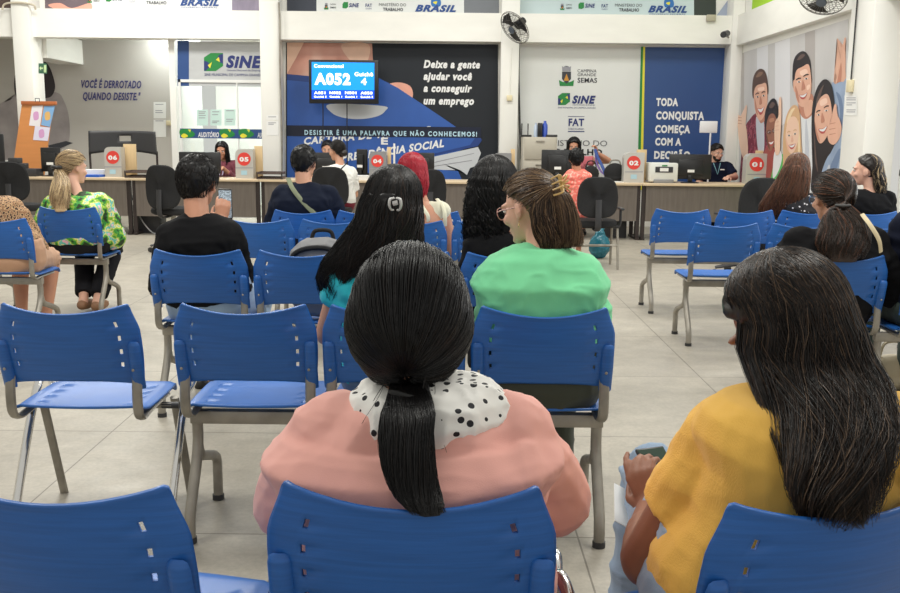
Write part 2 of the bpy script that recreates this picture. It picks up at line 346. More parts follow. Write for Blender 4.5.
flats('printed_pages', f, [([(428, 158), (478, 147), (481, 153), (476, 166), (470, 168), (467, 175), (460, 170), (430, 170)], L0+.004, False), ([(330, 104), (383, 106), (385, 111), (378, 116), (362, 119), (345, 118), (332, 113)], L0+.0055, True)], P_grey, r)
flats('printed_blue_flap', f, [([(430, 169), (458, 171), (463, 182), (430, 182)], L0+.005, False)], P_book, r)
flats('printed_page_line', f, [([(430, 163), (474, 153), (474, 153.6), (430, 163.8)], L0+.006, False), ([(430, 166.5), (472, 160), (472, 160.7), (430, 167.3)], L0+.006, False)], P_mid, r)
write('booklet_lettering', f, [('CARTEIRA DE TRABALHO', 304, 432, 137.5, 144.5, .04, .15, 13), ('E', 381, 388, 137.5, 144.2, .04, 0), ('PREVIDÊNCIA SOCIAL', 342, 444, 154, 161.5, .04, .15, 16)], P_text, r, L0+.007)
flats('slogan_strip', f, [([(287, 125.3), (481, 127.3), (481, 137.8), (287, 136)], L0+.008, False)], mat('print_strip', sr(12, 22, 48)[:3], .35), r)
write('slogan', f, [('DESISTIR É UMA PALAVRA QUE NÃO CONHECEMOS!', 304.5, 477, 129.9, 134.6, .035, 0, 0, 1.25)], mat('print_pale_blue', sr(190, 225, 240)[:3], .5), r, L0+.010)
write('lettering', f, [('Deixe a gente', 423.5, 480, 60, 67.5, .05, .22), ('ajudar você', 423.5, 472, 72, 79.5, .05, .22), ('a conseguir', 423.5, 472, 84, 91.5, .05, .22), ('um emprego', 423.5, 474, 96.5, 104, .05, .22)], P_text, r, L0+.004)
# fan bay: white logo banner and navy panel
r = banner('logo_banner', f, 519, 642.5, 46.5, 190, P_off, 'white banner with stacked emblems behind the file cabinet', 'wall banner')
crest(r, f, 559, 66, 15, 20, LB)
write('lettering', f, [('CAMPINA', 577.5, 596.5, 69, 72.3, .0, 0), ('GRANDE', 577.5, 596, 73, 76, .0, 0), ('SEMAS', 577.5, 597, 77.5, 82.5, .015, 0)], P_dark, r, LB+.002)
sine(r, f, 558, 93, 12, 12, 572, 595.5, 95.5, 103, ('Sistema Nacional de Emprego', 572.5, 595, 104, 105.3, 0, 0), ('SINE MUNICIPAL DE CAMPINA GRANDE', 558, 595.5, 106.8, 108.2, 0, 0), LB)
flats('rule', f, [([(568, 116.2), (584.5, 116.3), (584.5, 116.8), (568, 116.7)], LB, False), ([(568, 131), (584.5, 131.1), (584.5, 132), (568, 131.9)], LB, False)], P_ink, r)
write('lettering', f, [('FAT', 568.5, 584, 118.3, 125.7, .03, 0), ('FUNDO DE AMPARO', 568.5, 584, 127.8, 129.8, 0, 0)], P_ink, r, LB+.002)
write('lettering', f, [('MINISTÉRIO DO', 541, 607, 139.5, 145.5, -.01, 0)], P_dark, r, LB+.002)
write('lettering', f, [('TRABALHO', 549, 602, 148.5, 154.5, .03, 0)], P_black, r, LB+.002)
r = banner('navy_panel', f, 642.5, 726, 47, 190, P_navy, 'navy panel with white slogan about achievement behind the bearded clerk', 'wall banner')
flats('green_edge', f, [([(641, 46.6), (643.2, 46.6), (640, 190), (637, 190)], LB+.002, False)], P_green, r)
flats('yellow_edge', f, [([(643.2, 46.6), (645.2, 46.6), (642.5, 190), (640, 190)], LB+.002, False)], P_yellow, r)
write('lettering', f, [('TODA', 656, 678, 98, 105.5, .05, 0), ('CONQUISTA', 656, 704, 111.3, 119, .05, 0), ('COMEÇA', 655, 690, 125, 132.5, .05, 0), ('COM A', 655, 681, 137.8, 145, .05, 0), ('DECISÃO', 654, 690, 151, 158.5, .05, 0)], P_text, r, LB)
# upper banners above the beam
f = wallY(YW-.003)
def brasil(r, f, x0, x1, y, k=1):
    write('lettering', f, [('BRASIL', x0, x1, y-6.5, y, .05, .35), ('GOVERNO FEDERAL', x0+1, x1-1, y+1.3, y+2.6, 0, 0)], mat('print_brasil_blue', sr(30, 70, 135)[:3], .5), r, LB+.004)
    flats('globe', f, [([(x0+16.5, y-12), (x0+21, y-14), (x0+25.5, y-11), (x0+25, y-5), (x0+17, y-5)], LB+.002, True)], P_sky, r)
    flats('globe_land', f, [([(x0+18, y-9), (x0+22, y-10), (x0+21, y-7)], LB+.003, True)], P_yellow, r)
def upper(x, r, f, dy):
    crest(r, f, x, dy-4, 4.5, 6.5, LB); write('lettering', f, [('CAMPINA', x+6, x+12, dy-3.5, dy-2, 0, 0), ('SEMAS', x+6, x+12, dy-.5, dy+1.3, .01, 0)], P_dark, r, LB+.002)
    flats('badge', f, [([(x+18.5, dy-3), (x+20, dy-5), (x+24, dy-5), (x+24, dy), (x+22, dy+1.5), (x+18.5, dy+1)], LB+.001, False)], P_green, r)
    write('lettering', f, [('SiNE', x+25, x+35, dy-4, dy, .03, .2), ('FAT', x+41.5, x+48, dy-3.5, dy, .02, 0), ('CODEFAT', x+41.5, x+48, dy+1, dy+2.2, 0, 0)], P_ink, r, LB+.002)
    write('lettering', f, [('MINISTÉRIO DO', x+55, x+82, dy-4, dy-1, 0, 0), ('TRABALHO', x+59, x+79, dy+.6, dy+3.8, .03, 0)], P_dark, r, LB+.002)
UP = -22
r = banner('upper_banner', f, 90, 232, UP, 12.3, P_white, 'white emblem banner above the beam over the recess', 'wall banner')
upper(87.5, r, f, .3); brasil(r, f, 180, 219, 5.3)
r = banner('upper_mural', f, 45, 90, UP, 11.8, mat('print_mauve', sr(120, 105, 112)[:3], .5, noise_=(2, .3)), 'strip of printed hand mural above the beam beside the exit sign column', 'mural')
flats('printed_hand', f, [([(48, 5), (60, 3), (72, 8), (90, 3), (90, 11), (70, 11), (58, 10)], LB, True)], P_skin3, r)
r = banner('upper_mural', f, 232, 261, UP, 13, mat('print_mauve2', sr(150, 140, 160)[:3], .5, noise_=(2, .3, (3, 1, 1))), 'mauve printed strip above the silver office sign', 'mural')
r = banner('upper_mural', f, -8, 15, UP, 11.3, mat('print_brown', sr(105, 85, 80)[:3], .5, noise_=(2, .3, (3, 1, 1))), 'brown printed strip above the beam at far end, before the exit column', 'mural')
r = banner('upper_mural', f, 287, 316.5, UP, 14.5, mat('print_slate', sr(55, 60, 72)[:3], .5), 'dark slate printed strip above the television', 'mural')
r = banner('upper_banner', f, 316.5, 464, UP, 14.7, P_off, 'white emblem banner above the black mural', 'wall banner')
upper(324, r, f, 7); brasil(r, f, 415, 456, 11.2)
r = banner('upper_mural', f, 464, 499, UP, 15.5, mat('print_steel', sr(118, 122, 128)[:3], .5, noise_=(2, .1)), 'steel grey printed strip above the beam beside the wall fan', 'mural')
r = banner('upper_banner', f, 520, 694, UP, 18.5, mat('print_pale_teal', sr(196, 212, 215)[:3], .45, noise_=(1.2, .06)), 'pale teal emblem banner above the fan bay', 'wall banner')
upper(560, r, f, 7.5); brasil(r, f, 648, 687, 12)
r = banner('upper_mural', f, 694, 716, UP, 19.8, mat('print_coal', sr(48, 56, 52)[:3], .5), 'dark green printed strip above the navy panel', 'mural')
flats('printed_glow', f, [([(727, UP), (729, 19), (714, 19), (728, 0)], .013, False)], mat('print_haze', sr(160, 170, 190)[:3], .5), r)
# ---------------------------------------------------------------- right wall mural of five young people (anonymous stock picture)
f = wallX(XR)
r = thing('group_mural', atX(795, 120, XR), 'wall sized print of five cheering young people beside the side column', 'mural')
P_room = mat('print_room', sr(202, 200, 200)[:3], .45, noise_=(1.0, .06, (1, 3, .3)))
flats('sheet', f, [([(739, 54), (848, 19), (848, 215), (739, 200)], .004, False)], P_room, r)
flats('printed_curtain', f, [([(757, 48.5), (768, 45), (768, 205), (757, 203)], .005, False), ([(775, 43), (790, 38), (790, 120), (775, 130)], .005, False)], mat('print_room_light', sr(222, 222, 226)[:3], .45), r)
flats('printed_corner', f, [([(805, 33), (815, 30), (815, 200), (805, 200)], .005, False), ([(741, 53.5), (744, 52.5), (744, 202), (741, 201)], .005, False)], mat('print_room_shade', sr(178, 172, 170)[:3], .45), r)
L1 = .007
def shp(n, pts, k, m, sm=True): flats(n, f, [(pts, L1+k*.0012, sm)], m, r)
M_h1 = mat('print_hair_brown', sr(92, 68, 56)[:3], .5); M_h2 = mat('print_hair_black', sr(38, 30, 32)[:3], .5); M_h3 = mat('print_hair_blond', sr(214, 172, 130)[:3], .5)
S1 = mat('print_face_light', sr(226, 176, 152)[:3], .5, noise_=(4, .07)); S2 = mat('print_face_dark', sr(150, 98, 78)[:3], .5, noise_=(4, .1)); S3 = mat('print_face_pale', sr(238, 200, 176)[:3], .5)
M_plaid = ramp_mat('print_plaid', 'noise', 9, [(.4, (120, 40, 60)), (.5, (160, 80, 95)), (.6, (90, 40, 60))]); M_tee = mat('print_tee_white', sr(226, 228, 232)[:3], .5)
M_denim = mat('print_denim', sr(150, 168, 195)[:3], .5, noise_=(5, .15)); M_gr = mat('print_green_top', sr(70, 180, 90)[:3], .5)
teeth = P_white; M_lip = mat('print_lip', sr(190, 80, 80)[:3], .5)

M_sh = mat('print_skin_shadow', sr(192, 132, 110)[:3], .5); M_sh2 = mat('print_skin_shadow_dark', sr(112, 68, 54)[:3], .5); M_hi = mat('print_skin_glow', sr(244, 206, 186)[:3], .5)
M_hl = mat('print_hair_sheen', sr(98, 78, 72)[:3], .5); M_hl2 = mat('print_hair_gold', sr(240, 214, 176)[:3], .5); M_fold = mat('print_fold', sr(196, 200, 210)[:3], .5); M_fold2 = mat('print_denim_fold', sr(112, 132, 164)[:3], .5)
def eyes(k, L_, m=None):
    for x, y, w_, sl in L_:
        shp('printed_eye', [(x-w_, y+sl*.6), (x-w_*.4, y-.9), (x+w_*.5, y-.9-sl*.3), (x+w_, y-sl*.6), (x+w_*.2, y+.55), (x-w_*.6, y+.6)], k, P_white)
        shp('printed_iris', [(x-.65, y-.5), (x, y-.95), (x+.7, y-.5), (x+.6, y+.5), (x-.5, y+.55)], k+1, M_h2)
def brows(k, L_, m):
    for x, y, w_, sl in L_: shp('printed_brow', [(x-w_, y+sl), (x, y-.9), (x+w_, y-sl), (x+w_, y-sl+.9), (x, y+.4), (x-w_, y+sl+.9)], k, m)
def smile(k, x, y, w_, h_, sl):
    shp('printed_lips', [(x-w_-.5, y+sl), (x, y+h_*.15), (x+w_+.5, y-sl), (x+w_*.5, y+h_*.9), (x-w_*.4, y+h_+.5)], k, M_lip); shp('printed_smile', [(x-w_, y+sl+.3), (x, y+h_*.25), (x+w_, y-sl+.3), (x+w_*.4, y+h_*.62), (x-w_*.4, y+h_*.68)], k+1, teeth)
# tall man
shp('printed_shirt', [(794, 122), (800, 112), (806, 116), (816, 108), (824, 116), (825, 150), (823, 195), (795, 195), (792, 150)], 1, M_tee); shp('printed_fold', [(806, 118), (809, 150), (808, 190), (806, 190), (805, 150)], 1.6, M_fold)
shp('printed_neck', [(799, 98), (812, 94), (813, 112), (806, 119), (800, 113)], 2, M_sh); shp('printed_neck', [(804, 104), (812, 100), (812.5, 111), (806, 117)], 2.5, S1)
shp('printed_hair', [(793.2, 88), (792.6, 68), (795, 57), (801, 51.5), (806, 52.5), (810, 60), (811.2, 72), (811, 84), (800, 86)], 3, M_h2); shp('printed_sheen', [(797, 60), (801, 54.5), (805, 55), (801, 59)], 3.5, M_hl)
shp('printed_ear', [(793.2, 82), (794.6, 80), (795.6, 88), (794.6, 92), (793.4, 89)], 3.7, S1)
shp('printed_face', [(794.6, 80), (796.5, 70.5), (802, 67), (808.5, 64.5), (811, 76), (811.2, 90), (808.6, 100), (803.4, 107), (798.4, 104), (795.4, 94)], 4, S1)
shp('printed_cheek', [(795.2, 86), (797.8, 92), (799.4, 103), (796.2, 97)], 4.5, M_sh); shp('printed_glow', [(800, 71.5), (806, 69), (807.5, 73), (801.5, 75.6)], 4.5, M_hi); shp('printed_glow', [(806.8, 86), (809.8, 84.6), (809.4, 88.6), (807, 90)], 4.6, M_hi)
brows(6, [(798.4, 78.6, 2.4, .9), (806, 75, 2.5, .9)], M_h2); eyes(6, [(799, 82, 1.7, .5), (806.2, 78.8, 1.8, .5)])
shp('printed_nose', [(802.4, 81), (803.4, 81), (805.3, 88), (803.6, 89.8), (801.4, 90)], 6, M_sh); smile(6, 803.2, 94, 3.6, 4.6, 1.2)
# raised arm
shp('printed_arm', [(834, 110), (832.5, 96), (838, 72), (840.6, 56), (838.6, 47), (836.6, 41), (837.4, 38.4), (839.6, 42), (841.6, 47.4), (843, 44), (844.4, 38), (846, 38.6), (845.6, 47), (844.6, 55), (845.4, 70), (846.6, 92), (844, 108)], 1, S1); shp('printed_arm_shade', [(834, 108), (834, 96), (839.6, 74), (841, 62), (841.6, 76), (838, 108)], 1.5, M_sh)
shp('printed_sleeve', [(831, 92), (836, 84), (843, 82), (847.5, 88), (847.5, 192), (831, 192)], 2, M_denim); shp('printed_fold', [(836, 92), (842, 100), (844, 130), (841, 128), (839, 104)], 2.5, M_fold2)
# laughing man at the left
shp('printed_plaid', [(744, 134), (750, 119), (757, 113), (764, 117), (770, 126), (771, 150), (769, 195), (741, 195)], 1, M_plaid)
shp('printed_tee', [(756, 118), (760, 121), (763.6, 117), (764, 150), (758, 150)], 1.6, M_fold)
shp('printed_forearm', [(738, 130), (742, 124), (746, 126), (748, 152), (745, 160), (741, 152)], 3, S3); shp('printed_hand', [(736.8, 122), (738.2, 115), (741, 116), (743.6, 112), (745.6, 105.6), (747, 106.4), (746.4, 114), (745.8, 122), (744.6, 129), (739, 130)], 3.2, S3)
for y in (117, 120, 123): shp('printed_finger_line', [(738, y), (741.8, y+.6), (741.8, y+1.1), (738, y+.6)], 3.6, M_sh, False)
shp('printed_neck', [(758, 112), (765, 110), (765.4, 119), (760.4, 123)], 3, M_sh)
shp('printed_hair', [(753, 98), (752.4, 84), (754.6, 74), (759.4, 69), (764.4, 70.6), (767.2, 79), (767.8, 94), (760, 97)], 3.2, M_h1); shp('printed_sheen', [(756, 77), (759, 72), (763, 72.6), (760, 76.4)], 3.6, mat('print_hair_warm', sr(138, 108, 88)[:3], .5))
shp('printed_face', [(754, 92), (756.6, 85.8), (761.4, 84), (766, 83.6), (767.4, 96), (766.6, 108), (763.4, 117.4), (759.4, 120.6), (756, 114), (754.2, 103)], 4, S1)
shp('printed_cheek', [(754.6, 98), (756.6, 106), (757.8, 115), (755.4, 110)], 4.5, M_sh); shp('printed_glow', [(758, 88), (763.6, 86.8), (764, 90), (758.6, 91)], 4.5, M_hi)
brows(6, [(757.2, 93.4, 1.7, .6), (763.4, 92, 1.8, .6)], M_h1); eyes(6, [(757.6, 97, 1.3, .4), (763.6, 95.8, 1.4, .4)])
shp('printed_nose', [(760, 97), (760.9, 97), (762, 103.4), (759.4, 104.4)], 6, M_sh); smile(6, 760.8, 107.6, 3.0, 6.4, .8)
# woman with glasses
shp('printed_top', [(765, 150), (775, 148), (778, 160), (776, 195), (764, 195)], 5.5, mat('print_rust', sr(150, 70, 66)[:3], .5))
shp('printed_hair', [(765.4, 132), (764.6, 116), (767.6, 104.6), (772.4, 98.6), (776.4, 101), (778.4, 112), (778, 134), (772, 146), (767, 144)], 6, M_h2); shp('printed_sheen', [(769, 107), (772, 102), (775, 104), (772, 108)], 6.4, M_hl)
shp('printed_face', [(766.6, 124), (769.4, 115), (774, 114), (776.4, 121), (776.2, 134), (773.6, 146), (770, 151.4), (767.4, 145), (766.2, 134)], 7, S2)
shp('printed_cheek', [(766.6, 134), (768.6, 142), (770, 150), (767.4, 145)], 7.4, M_sh2); shp('printed_glow', [(769.6, 119), (773.6, 118), (774, 121), (770, 122.4)], 7.4, mat('print_skin_brown_glow', sr(184, 130, 104)[:3], .5))
for x in (769, 774): flats('printed_glasses', f, [([(x+2.0*math.cos(a), 132-(x-769)*.25+2.2*math.sin(a)) for a in [2*math.pi*k/12 for k in range(12)]], L1+.0096, False)], M_h2, r); flats('printed_lens', f, [([(x+1.5*math.cos(a), 132-(x-769)*.25+1.7*math.sin(a)) for a in [2*math.pi*k/12 for k in range(12)]], L1+.0102, False)], S2, r)
eyes(9, [(769.1, 132.2, 1.1, .2), (774, 131, 1.1, .2)]); smile(8, 771.2, 141.4, 2.4, 4.0, .6)
# blonde woman with a raised hand
shp('printed_green_top', [(772, 172), (777, 158), (784, 154), (795, 158), (801, 170), (802, 205), (770, 205)], 7, M_gr); shp('printed_white_sleeve', [(773, 165), (774.6, 152), (779.6, 150), (782, 158), (778, 172), (773, 178)], 7.5, M_tee)
shp('printed_hair', [(783, 160), (783.4, 134), (786.4, 116), (791.4, 106.6), (796.4, 105.6), (799.8, 114), (801, 138), (801, 168), (784, 170)], 8, M_h3); shp('printed_sheen', [(787, 120), (791, 110), (795, 108), (791, 116), (788, 132)], 8.4, M_hl2); shp('printed_sheen', [(798, 120), (800, 140), (799.6, 162), (798, 150)], 8.4, M_hl2)
shp('printed_face', [(785.8, 132), (788, 121), (793, 116.4), (797.4, 120), (798.8, 134), (796.6, 146), (792.4, 153.4), (788.4, 151), (786, 142)], 9, S3); shp('printed_cheek', [(786, 138), (788, 145), (789.6, 152), (787, 147)], 9.3, S1)
brows(10, [(788.8, 131.6, 1.5, .3), (795, 130, 1.6, .3)], M_h3); eyes(10, [(789, 135.6, 1.3, .3), (795, 134, 1.4, .3)]); shp('printed_nose', [(791.6, 136), (792.4, 136), (793.4, 141), (791, 142)], 10, S1); smile(10, 792, 144.4, 3.0, 4.2, .8)
shp('printed_hand', [(774.4, 136), (774.8, 124), (776.6, 119), (778.4, 116), (778.6, 104), (779.4, 97.6), (781, 98), (781.4, 108), (781.2, 122), (780.4, 136), (779.6, 152), (775.4, 154)], 11, S3)
for y in (122, 126, 130): shp('printed_finger_line', [(775, y), (779, y-.6), (779, y), (775, y+.6)], 11.4, S1, False)
# dark haired woman in front, pointing
shp('printed_hair', [(812.4, 170), (811.4, 130), (812.6, 104), (817, 88), (823.4, 79.6), (829.4, 81.6), (833, 92), (835, 114), (836, 150), (834, 190), (812, 192)], 9, M_h2); shp('printed_sheen', [(816, 104), (819, 92), (824, 84.6), (821, 94), (817.6, 116)], 9.4, M_hl); shp('printed_sheen', [(814, 130), (815.6, 150), (818, 172), (815, 160)], 9.4, M_hl)
shp('printed_jacket', [(820, 180), (826, 160), (834, 148), (843, 128), (847.5, 124), (847.5, 195), (820, 200)], 10, M_denim); shp('printed_fold', [(830, 168), (838, 150), (841, 152), (834, 176)], 10.4, M_fold2); shp('printed_fold', [(824, 182), (828, 166), (830, 168), (826, 190)], 10.4, M_fold)
shp('printed_face', [(814.6, 118), (816.6, 105), (821.6, 96.6), (827.6, 94.4), (831, 104), (831.8, 118), (829.4, 131), (824, 141), (819.4, 143), (816, 134)], 11, S1); shp('printed_cheek', [(814.8, 122), (817, 131), (820, 142), (816.4, 136)], 11.4, M_sh); shp('printed_glow', [(820, 101), (826, 98), (827, 103), (821, 106)], 11.4, M_hi)
brows(12, [(818.2, 111, 2.0, .9), (826.4, 106.4, 2.3, .9)], M_h2); eyes(12, [(818.6, 115, 1.6, .5), (826.2, 110.8, 1.8, .5)]); shp('printed_nose', [(821.6, 113.6), (822.6, 113.4), (824.6, 121), (821, 122.6)], 12, M_sh); smile(12, 822.8, 127.6, 4.0, 5.4, 1.6)
shp('printed_fist', [(827.4, 134), (828.6, 126), (831.6, 119), (833.4, 110), (834.4, 104.6), (836.4, 105), (837, 114), (839.6, 119.6), (841.6, 128), (839.6, 138), (834, 144.6), (829, 142)], 13, S1)
for y in (123, 128.4, 133.6): shp('printed_finger_line', [(829.4, y+.6), (835.6, y-.6), (835.6, y), (829.4, y+1.4)], 13.4, M_sh, False)

# ---------------------------------------------------------------- things on the walls
M_blackp = mat('black_plastic', (.012, .012, .013), .35, bump=(120, .05)); M_dark = mat('charcoal_plastic', (.03, .03, .033), .5)
M_chrome = mat('chrome', (.75, .74, .72), .15, metal=1); M_steel = mat('worn_steel', (.34, .315, .27), .45, metal=.5, noise_=(9, .3), bump=(30, .1))
# television
Yt = 14.08; A = at(308.5, 59.5, Yt); B = at(378.5, 104, Yt)
r = thing('television', ((A.x+B.x)/2, YW-.02, B.z), 'flat television calling ticket A052, mounted on the black mural', 'television')
m = MB(); m.box((A.x, Yt, B.z), (B.x, Yt+.07, A.z), .012); m.build('casing', M_blackp, r, True, True)
MB().box(((A.x+B.x)/2-.12, Yt+.07, B.z+.15), ((A.x+B.x)/2+.12, YW-.012, A.z-.1), .01).build('wall_bracket', M_dark, r, True, True)
f = wallY(Yt)
def lit(name, c, e):
    m = mat(name, c, .3, emit=e); return m
M_sc1 = lit('screen_azure', sr(0, 135, 235)[:3], .95); M_sc2 = lit('screen_blue', sr(0, 70, 205)[:3], .95); M_scw = lit('screen_white', (1, 1, 1), 1.0)
flats('screen', f, [([(311.7, 62), (374.3, 62.8), (374.3, 99), (311.7, 99)], .003, False)], M_sc1, r)
flats('ticket_bar', f, [([(311.7, 90), (374.3, 90.2), (374.3, 99), (311.7, 99)], .005, False)], M_sc2, r)
write('screen_lettering', f, [('Convencional', 314, 343.5, 64, 67.5, .03, 0), ('A052', 314.5, 350.5, 73, 84, .05, 0), ('Guichê', 354.5, 373, 72, 76, .03, 0), ('4', 361, 366.5, 78, 84.5, .05, 0),
    ('A051', 314, 325.5, 91.3, 94, .04, 0), ('N002', 329.5, 341, 91.3, 94, .04, 0), ('N001', 345, 356.5, 91.3, 94, .04, 0), ('A050', 360.5, 372.5, 91.5, 94.2, .04, 0),
    ('Guichê 5', 314, 326.5, 95.6, 97.6, .03, 0), ('Guichê 1', 329.5, 342, 95.6, 97.6, .03, 0), ('Guichê 1', 345, 357, 95.7, 97.7, .03, 0), ('Guichê 2', 360.5, 373, 95.8, 97.8, .03, 0)], M_scw, r, .007)
for px in (323, 347): tag(MB().tube([at(px, 103, 14.1), at(px, 140, 14.44), at(px+.5, 172, 14.44)], .008, 6).build('cable', M_dark), 'dark cable hanging below television, '+('nearer white column' if px < 330 else 'nearer the slanted booklet lettering'), 'cable')
tag(MB().box((xfor(393.3, 12.95, .9), 12.95, .75), (xfor(395, 12.95, .9), 13.0, at(394, 143.5, 12.95).z)).build('acrylic_post', Pw if 'Pw' in globals() else M_wall), 'thin pale upright post on counter beside red haired woman', 'post')
# exit sign
f = lambda x, y, l=0: atX(x, y, -6.079+l)
r = thing('exit_sign', f(42.8, 73), 'small green emergency exit sign with arrow on white column', 'sign')
flats('plate', f, [([(38.7, 63.3), (47, 63.5), (47, 73.8), (38.7, 73.3)], .004, False)], mat('exit_green', sr(20, 90, 60)[:3], .4), r)
flats('pictogram', f, [([(39.3, 68), (41, 66), (41, 67.5), (43, 67.5), (43, 69), (41, 69), (41, 70.5)], .006, False), ([(44, 65), (46.3, 65), (46.3, 72.5), (45.5, 72.5), (45.2, 69.5), (44.6, 72.5), (43.8, 72.5)], .006, False)], mat('exit_pale', sr(205, 225, 170)[:3], .4), r)
# notices on columns and walls
Pw = mat('white_paper', (.82, .82, .80), .6)
notice(wallY(14.15), 266.5, 278.5, 115, 120, 'small upper paper slip taped on column next to auditorium glass', Pw, ((.3, .8),))
notice(wallY(14.15), 266.5, 278.5, 121, 135.5, 'white paper sheet taped below the slip on column by auditorium glass', Pw, ((.1, .8), (.2, .6)))
notice(wallY(YG), 153.5, 166, 102, 118.5, 'upper white sheet on recess wall above another sheet', Pw, ((.12, .8), (.5, .7), (.62, .75)))
notice(wallY(YG), 153.5, 166, 119.5, 137, 'lower white sheet on recess wall under the first sheet', Pw, ((.06, .8),))
notice(wallX(4.0), 844.5, 857, 95.5, 115.5, 'printed sheet on side column below the switch box', Pw, ((.1, .9), (.2, .9), (.35, .9), (.45, .6), (.7, .9), (.8, .85)))
def wbox(name, c, s, m, label, cat, group=None):
    return tag(MB().box((c.x-s[0]/2, c.y-s[1]/2, c.z-s[2]/2), (c.x+s[0]/2, c.y+s[1]/2, c.z+s[2]/2), .006).build(name, m), label, cat, group)
M_cream = mat('cream_plastic', sr(226, 214, 178)[:3], .4)
c = at(509.5, 98, 14.13); wbox('switch_box', c, (.08, .05, .08), M_cream, 'cream switch box on column under the wall fan', 'switch')
tag(MB().tube([(c.x, 14.14, c.z), (c.x+.01, 14.14, c.z+.5), (c.x+.02, 14.14, 2.6)], .008, 6).build('conduit', M_wall), 'thin white conduit from wall fan down to switch box', 'conduit')
c = at(168.5, 123, YG-.03); wbox('switch_box', c, (.07, .05, .08), M_cream, 'cream switch box beside the two sheets on recess wall', 'switch')
c = atX(850, 86, 3.98); wbox('switch_box', c, (.04, .1, .12), M_cream, 'cream switch box on side column above printed sheet', 'switch')
tag(MB().tube([(3.985, c.y, c.z), (3.985, c.y, 3.2)], .008, 6).build('conduit', M_dark), 'dark cable down the side column to switch box', 'conduit')
tag(MB().tube(bez([(3.985, c.y-.15, 2.85), (3.93, c.y-.15, 2.9), (3.9, c.y-.18, 2.95)], 4), .04, 8).build('spot_lamp', M_blackp), 'small black lamp at top of side column', 'lamp')
# cable on the middle column
tag(MB().tube(bez([(-2.5, 14.13, 3.2), (-2.49, 14.13, 2.9), (-2.5, 14.12, 2.3), (-2.49, 14.13, 1.4), (-2.5, 14.13, .8)], 6), .012, 6).build('cable', M_steel), 'grey cable running down the column beside television mural', 'cable')
tag(MB().tube(bez([(.98, 14.47, 2.69), (.985, 14.46, 2.2), (1.02, 14.46, 1.5), (1.05, 14.46, 1.0)], 6), .014, 6).build('cable', M_dark), 'dark cable dropping beside the fan column and file cabinet', 'cable')
tag(MB().tube(bez([(-6.45, 14.08, 3.05), (-6.4, 14.07, 3.13), (-6.2, 14.07, 3.15), (-6.0, 14.07, 3.12), (-5.98, 14.1, 3.06)], 6), .014, 6).build('cable', mat('tan_cable', sr(200, 190, 170)[:3], .6)), 'tan cable looped round the exit sign column top', 'cable')
# junction box + security camera by the corner
c = at(711, 18, 14.17); wbox('junction_box', c, (.13, .06, .09), mat('box_beige', sr(176, 170, 150)[:3], .5), 'beige junction box on the beam above navy panel', 'box')
r = thing('security_camera', at(727, 38, 14.1), 'small dark security camera on the corner column', 'camera')
c = at(725, 34, 13.98); MB().cyl(c+V((.06, .1, .02)), c+V((-.05, -.1, -.02)), .045, 12).build('housing', M_dark, r, True, True); MB().tube([c, c+V((.10, .17, -.03))], .015, 8).build('bracket', M_steel, r, True, True)
# wall fans
def wall_fan(c, nrm, wall, label, R=.25):
    """c: hub centre, nrm: the way it faces, wall: the mounting point"""
    r = thing('wall_fan', wall, label, 'fan', 'wall fans')
    q = V(nrm).normalized().to_track_quat('Z', 'Y').to_matrix()
    T = lambda p: V(c)+q @ V(p)
    cg = MB()
    for k in range(30):
        a = 2*math.pi*k/30; e = V((math.cos(a), math.sin(a), 0))
        cg.tube([T(e*.04+V((0, 0, .07))), T(e*.6*R+V((0, 0, .065))), T(e*R+V((0, 0, .0))), T(e*.6*R+V((0, 0, -.06))), T(e*.06+V((0, 0, -.07)))], .0028, 4)
    for rr, z in ((R, 0), (R*.97, .02), (R*.6, .065), (.05, .07), (R*.6, -.06)):
        cg.tube([T((rr*math.cos(a), rr*math.sin(a), z)) for a in [2*math.pi*k/28 for k in range(29)]], .004, 4)
    cg.build('cage', mat('fan_wire', (.12, .11, .1), .35, metal=.7), r, True, True)
    for k in range(3):
        a0 = 2*math.pi*k/3; g = []
        for t in (0, .35, .7, 1.0):
            rr = .04+t*(R*.9-.04); wd = .25+.35*t
            g.append([T((rr*math.cos(a0+s*wd), rr*math.sin(a0+s*wd), .012*s+o)) for s, o in ((-1, 0), (0, .004), (1, 0), (1, .003), (0, .007), (-1, .003))])
        MB().ring_loft(g).build('blade', M_blackp, r, True, True)
    MB().cyl(T((0, 0, -.05)), T((0, 0, -.19)), .065, 16, .05).build('motor', M_blackp, r, True, True)
    MB().cyl(T((0, 0, .06)), T((0, 0, .085)), .05, 16).build('badge', mat('fan_badge', (.1, .12, .15), .4), r, True, True)
    MB().tube(bez([T((0, 0, -.15)), (T((0, 0, -.2))+V(wall))/2, V(wall)], 5), .02, 8).build('arm', M_blackp, r, True, True)
wall_fan(at(515, 27.5, 13.75), (-.62, -.45, -.55), (.85, 14.14, 2.93), 'black wire caged fan on column between mural and emblem banner', .25)
wall_fan(atX(823, -3, 3.75), (-.35, -.45, -.75), (XR-.11, atX(823, 2, 3.75).y+.1, 2.98), 'black wire caged fan on the side beam over group mural', .24)

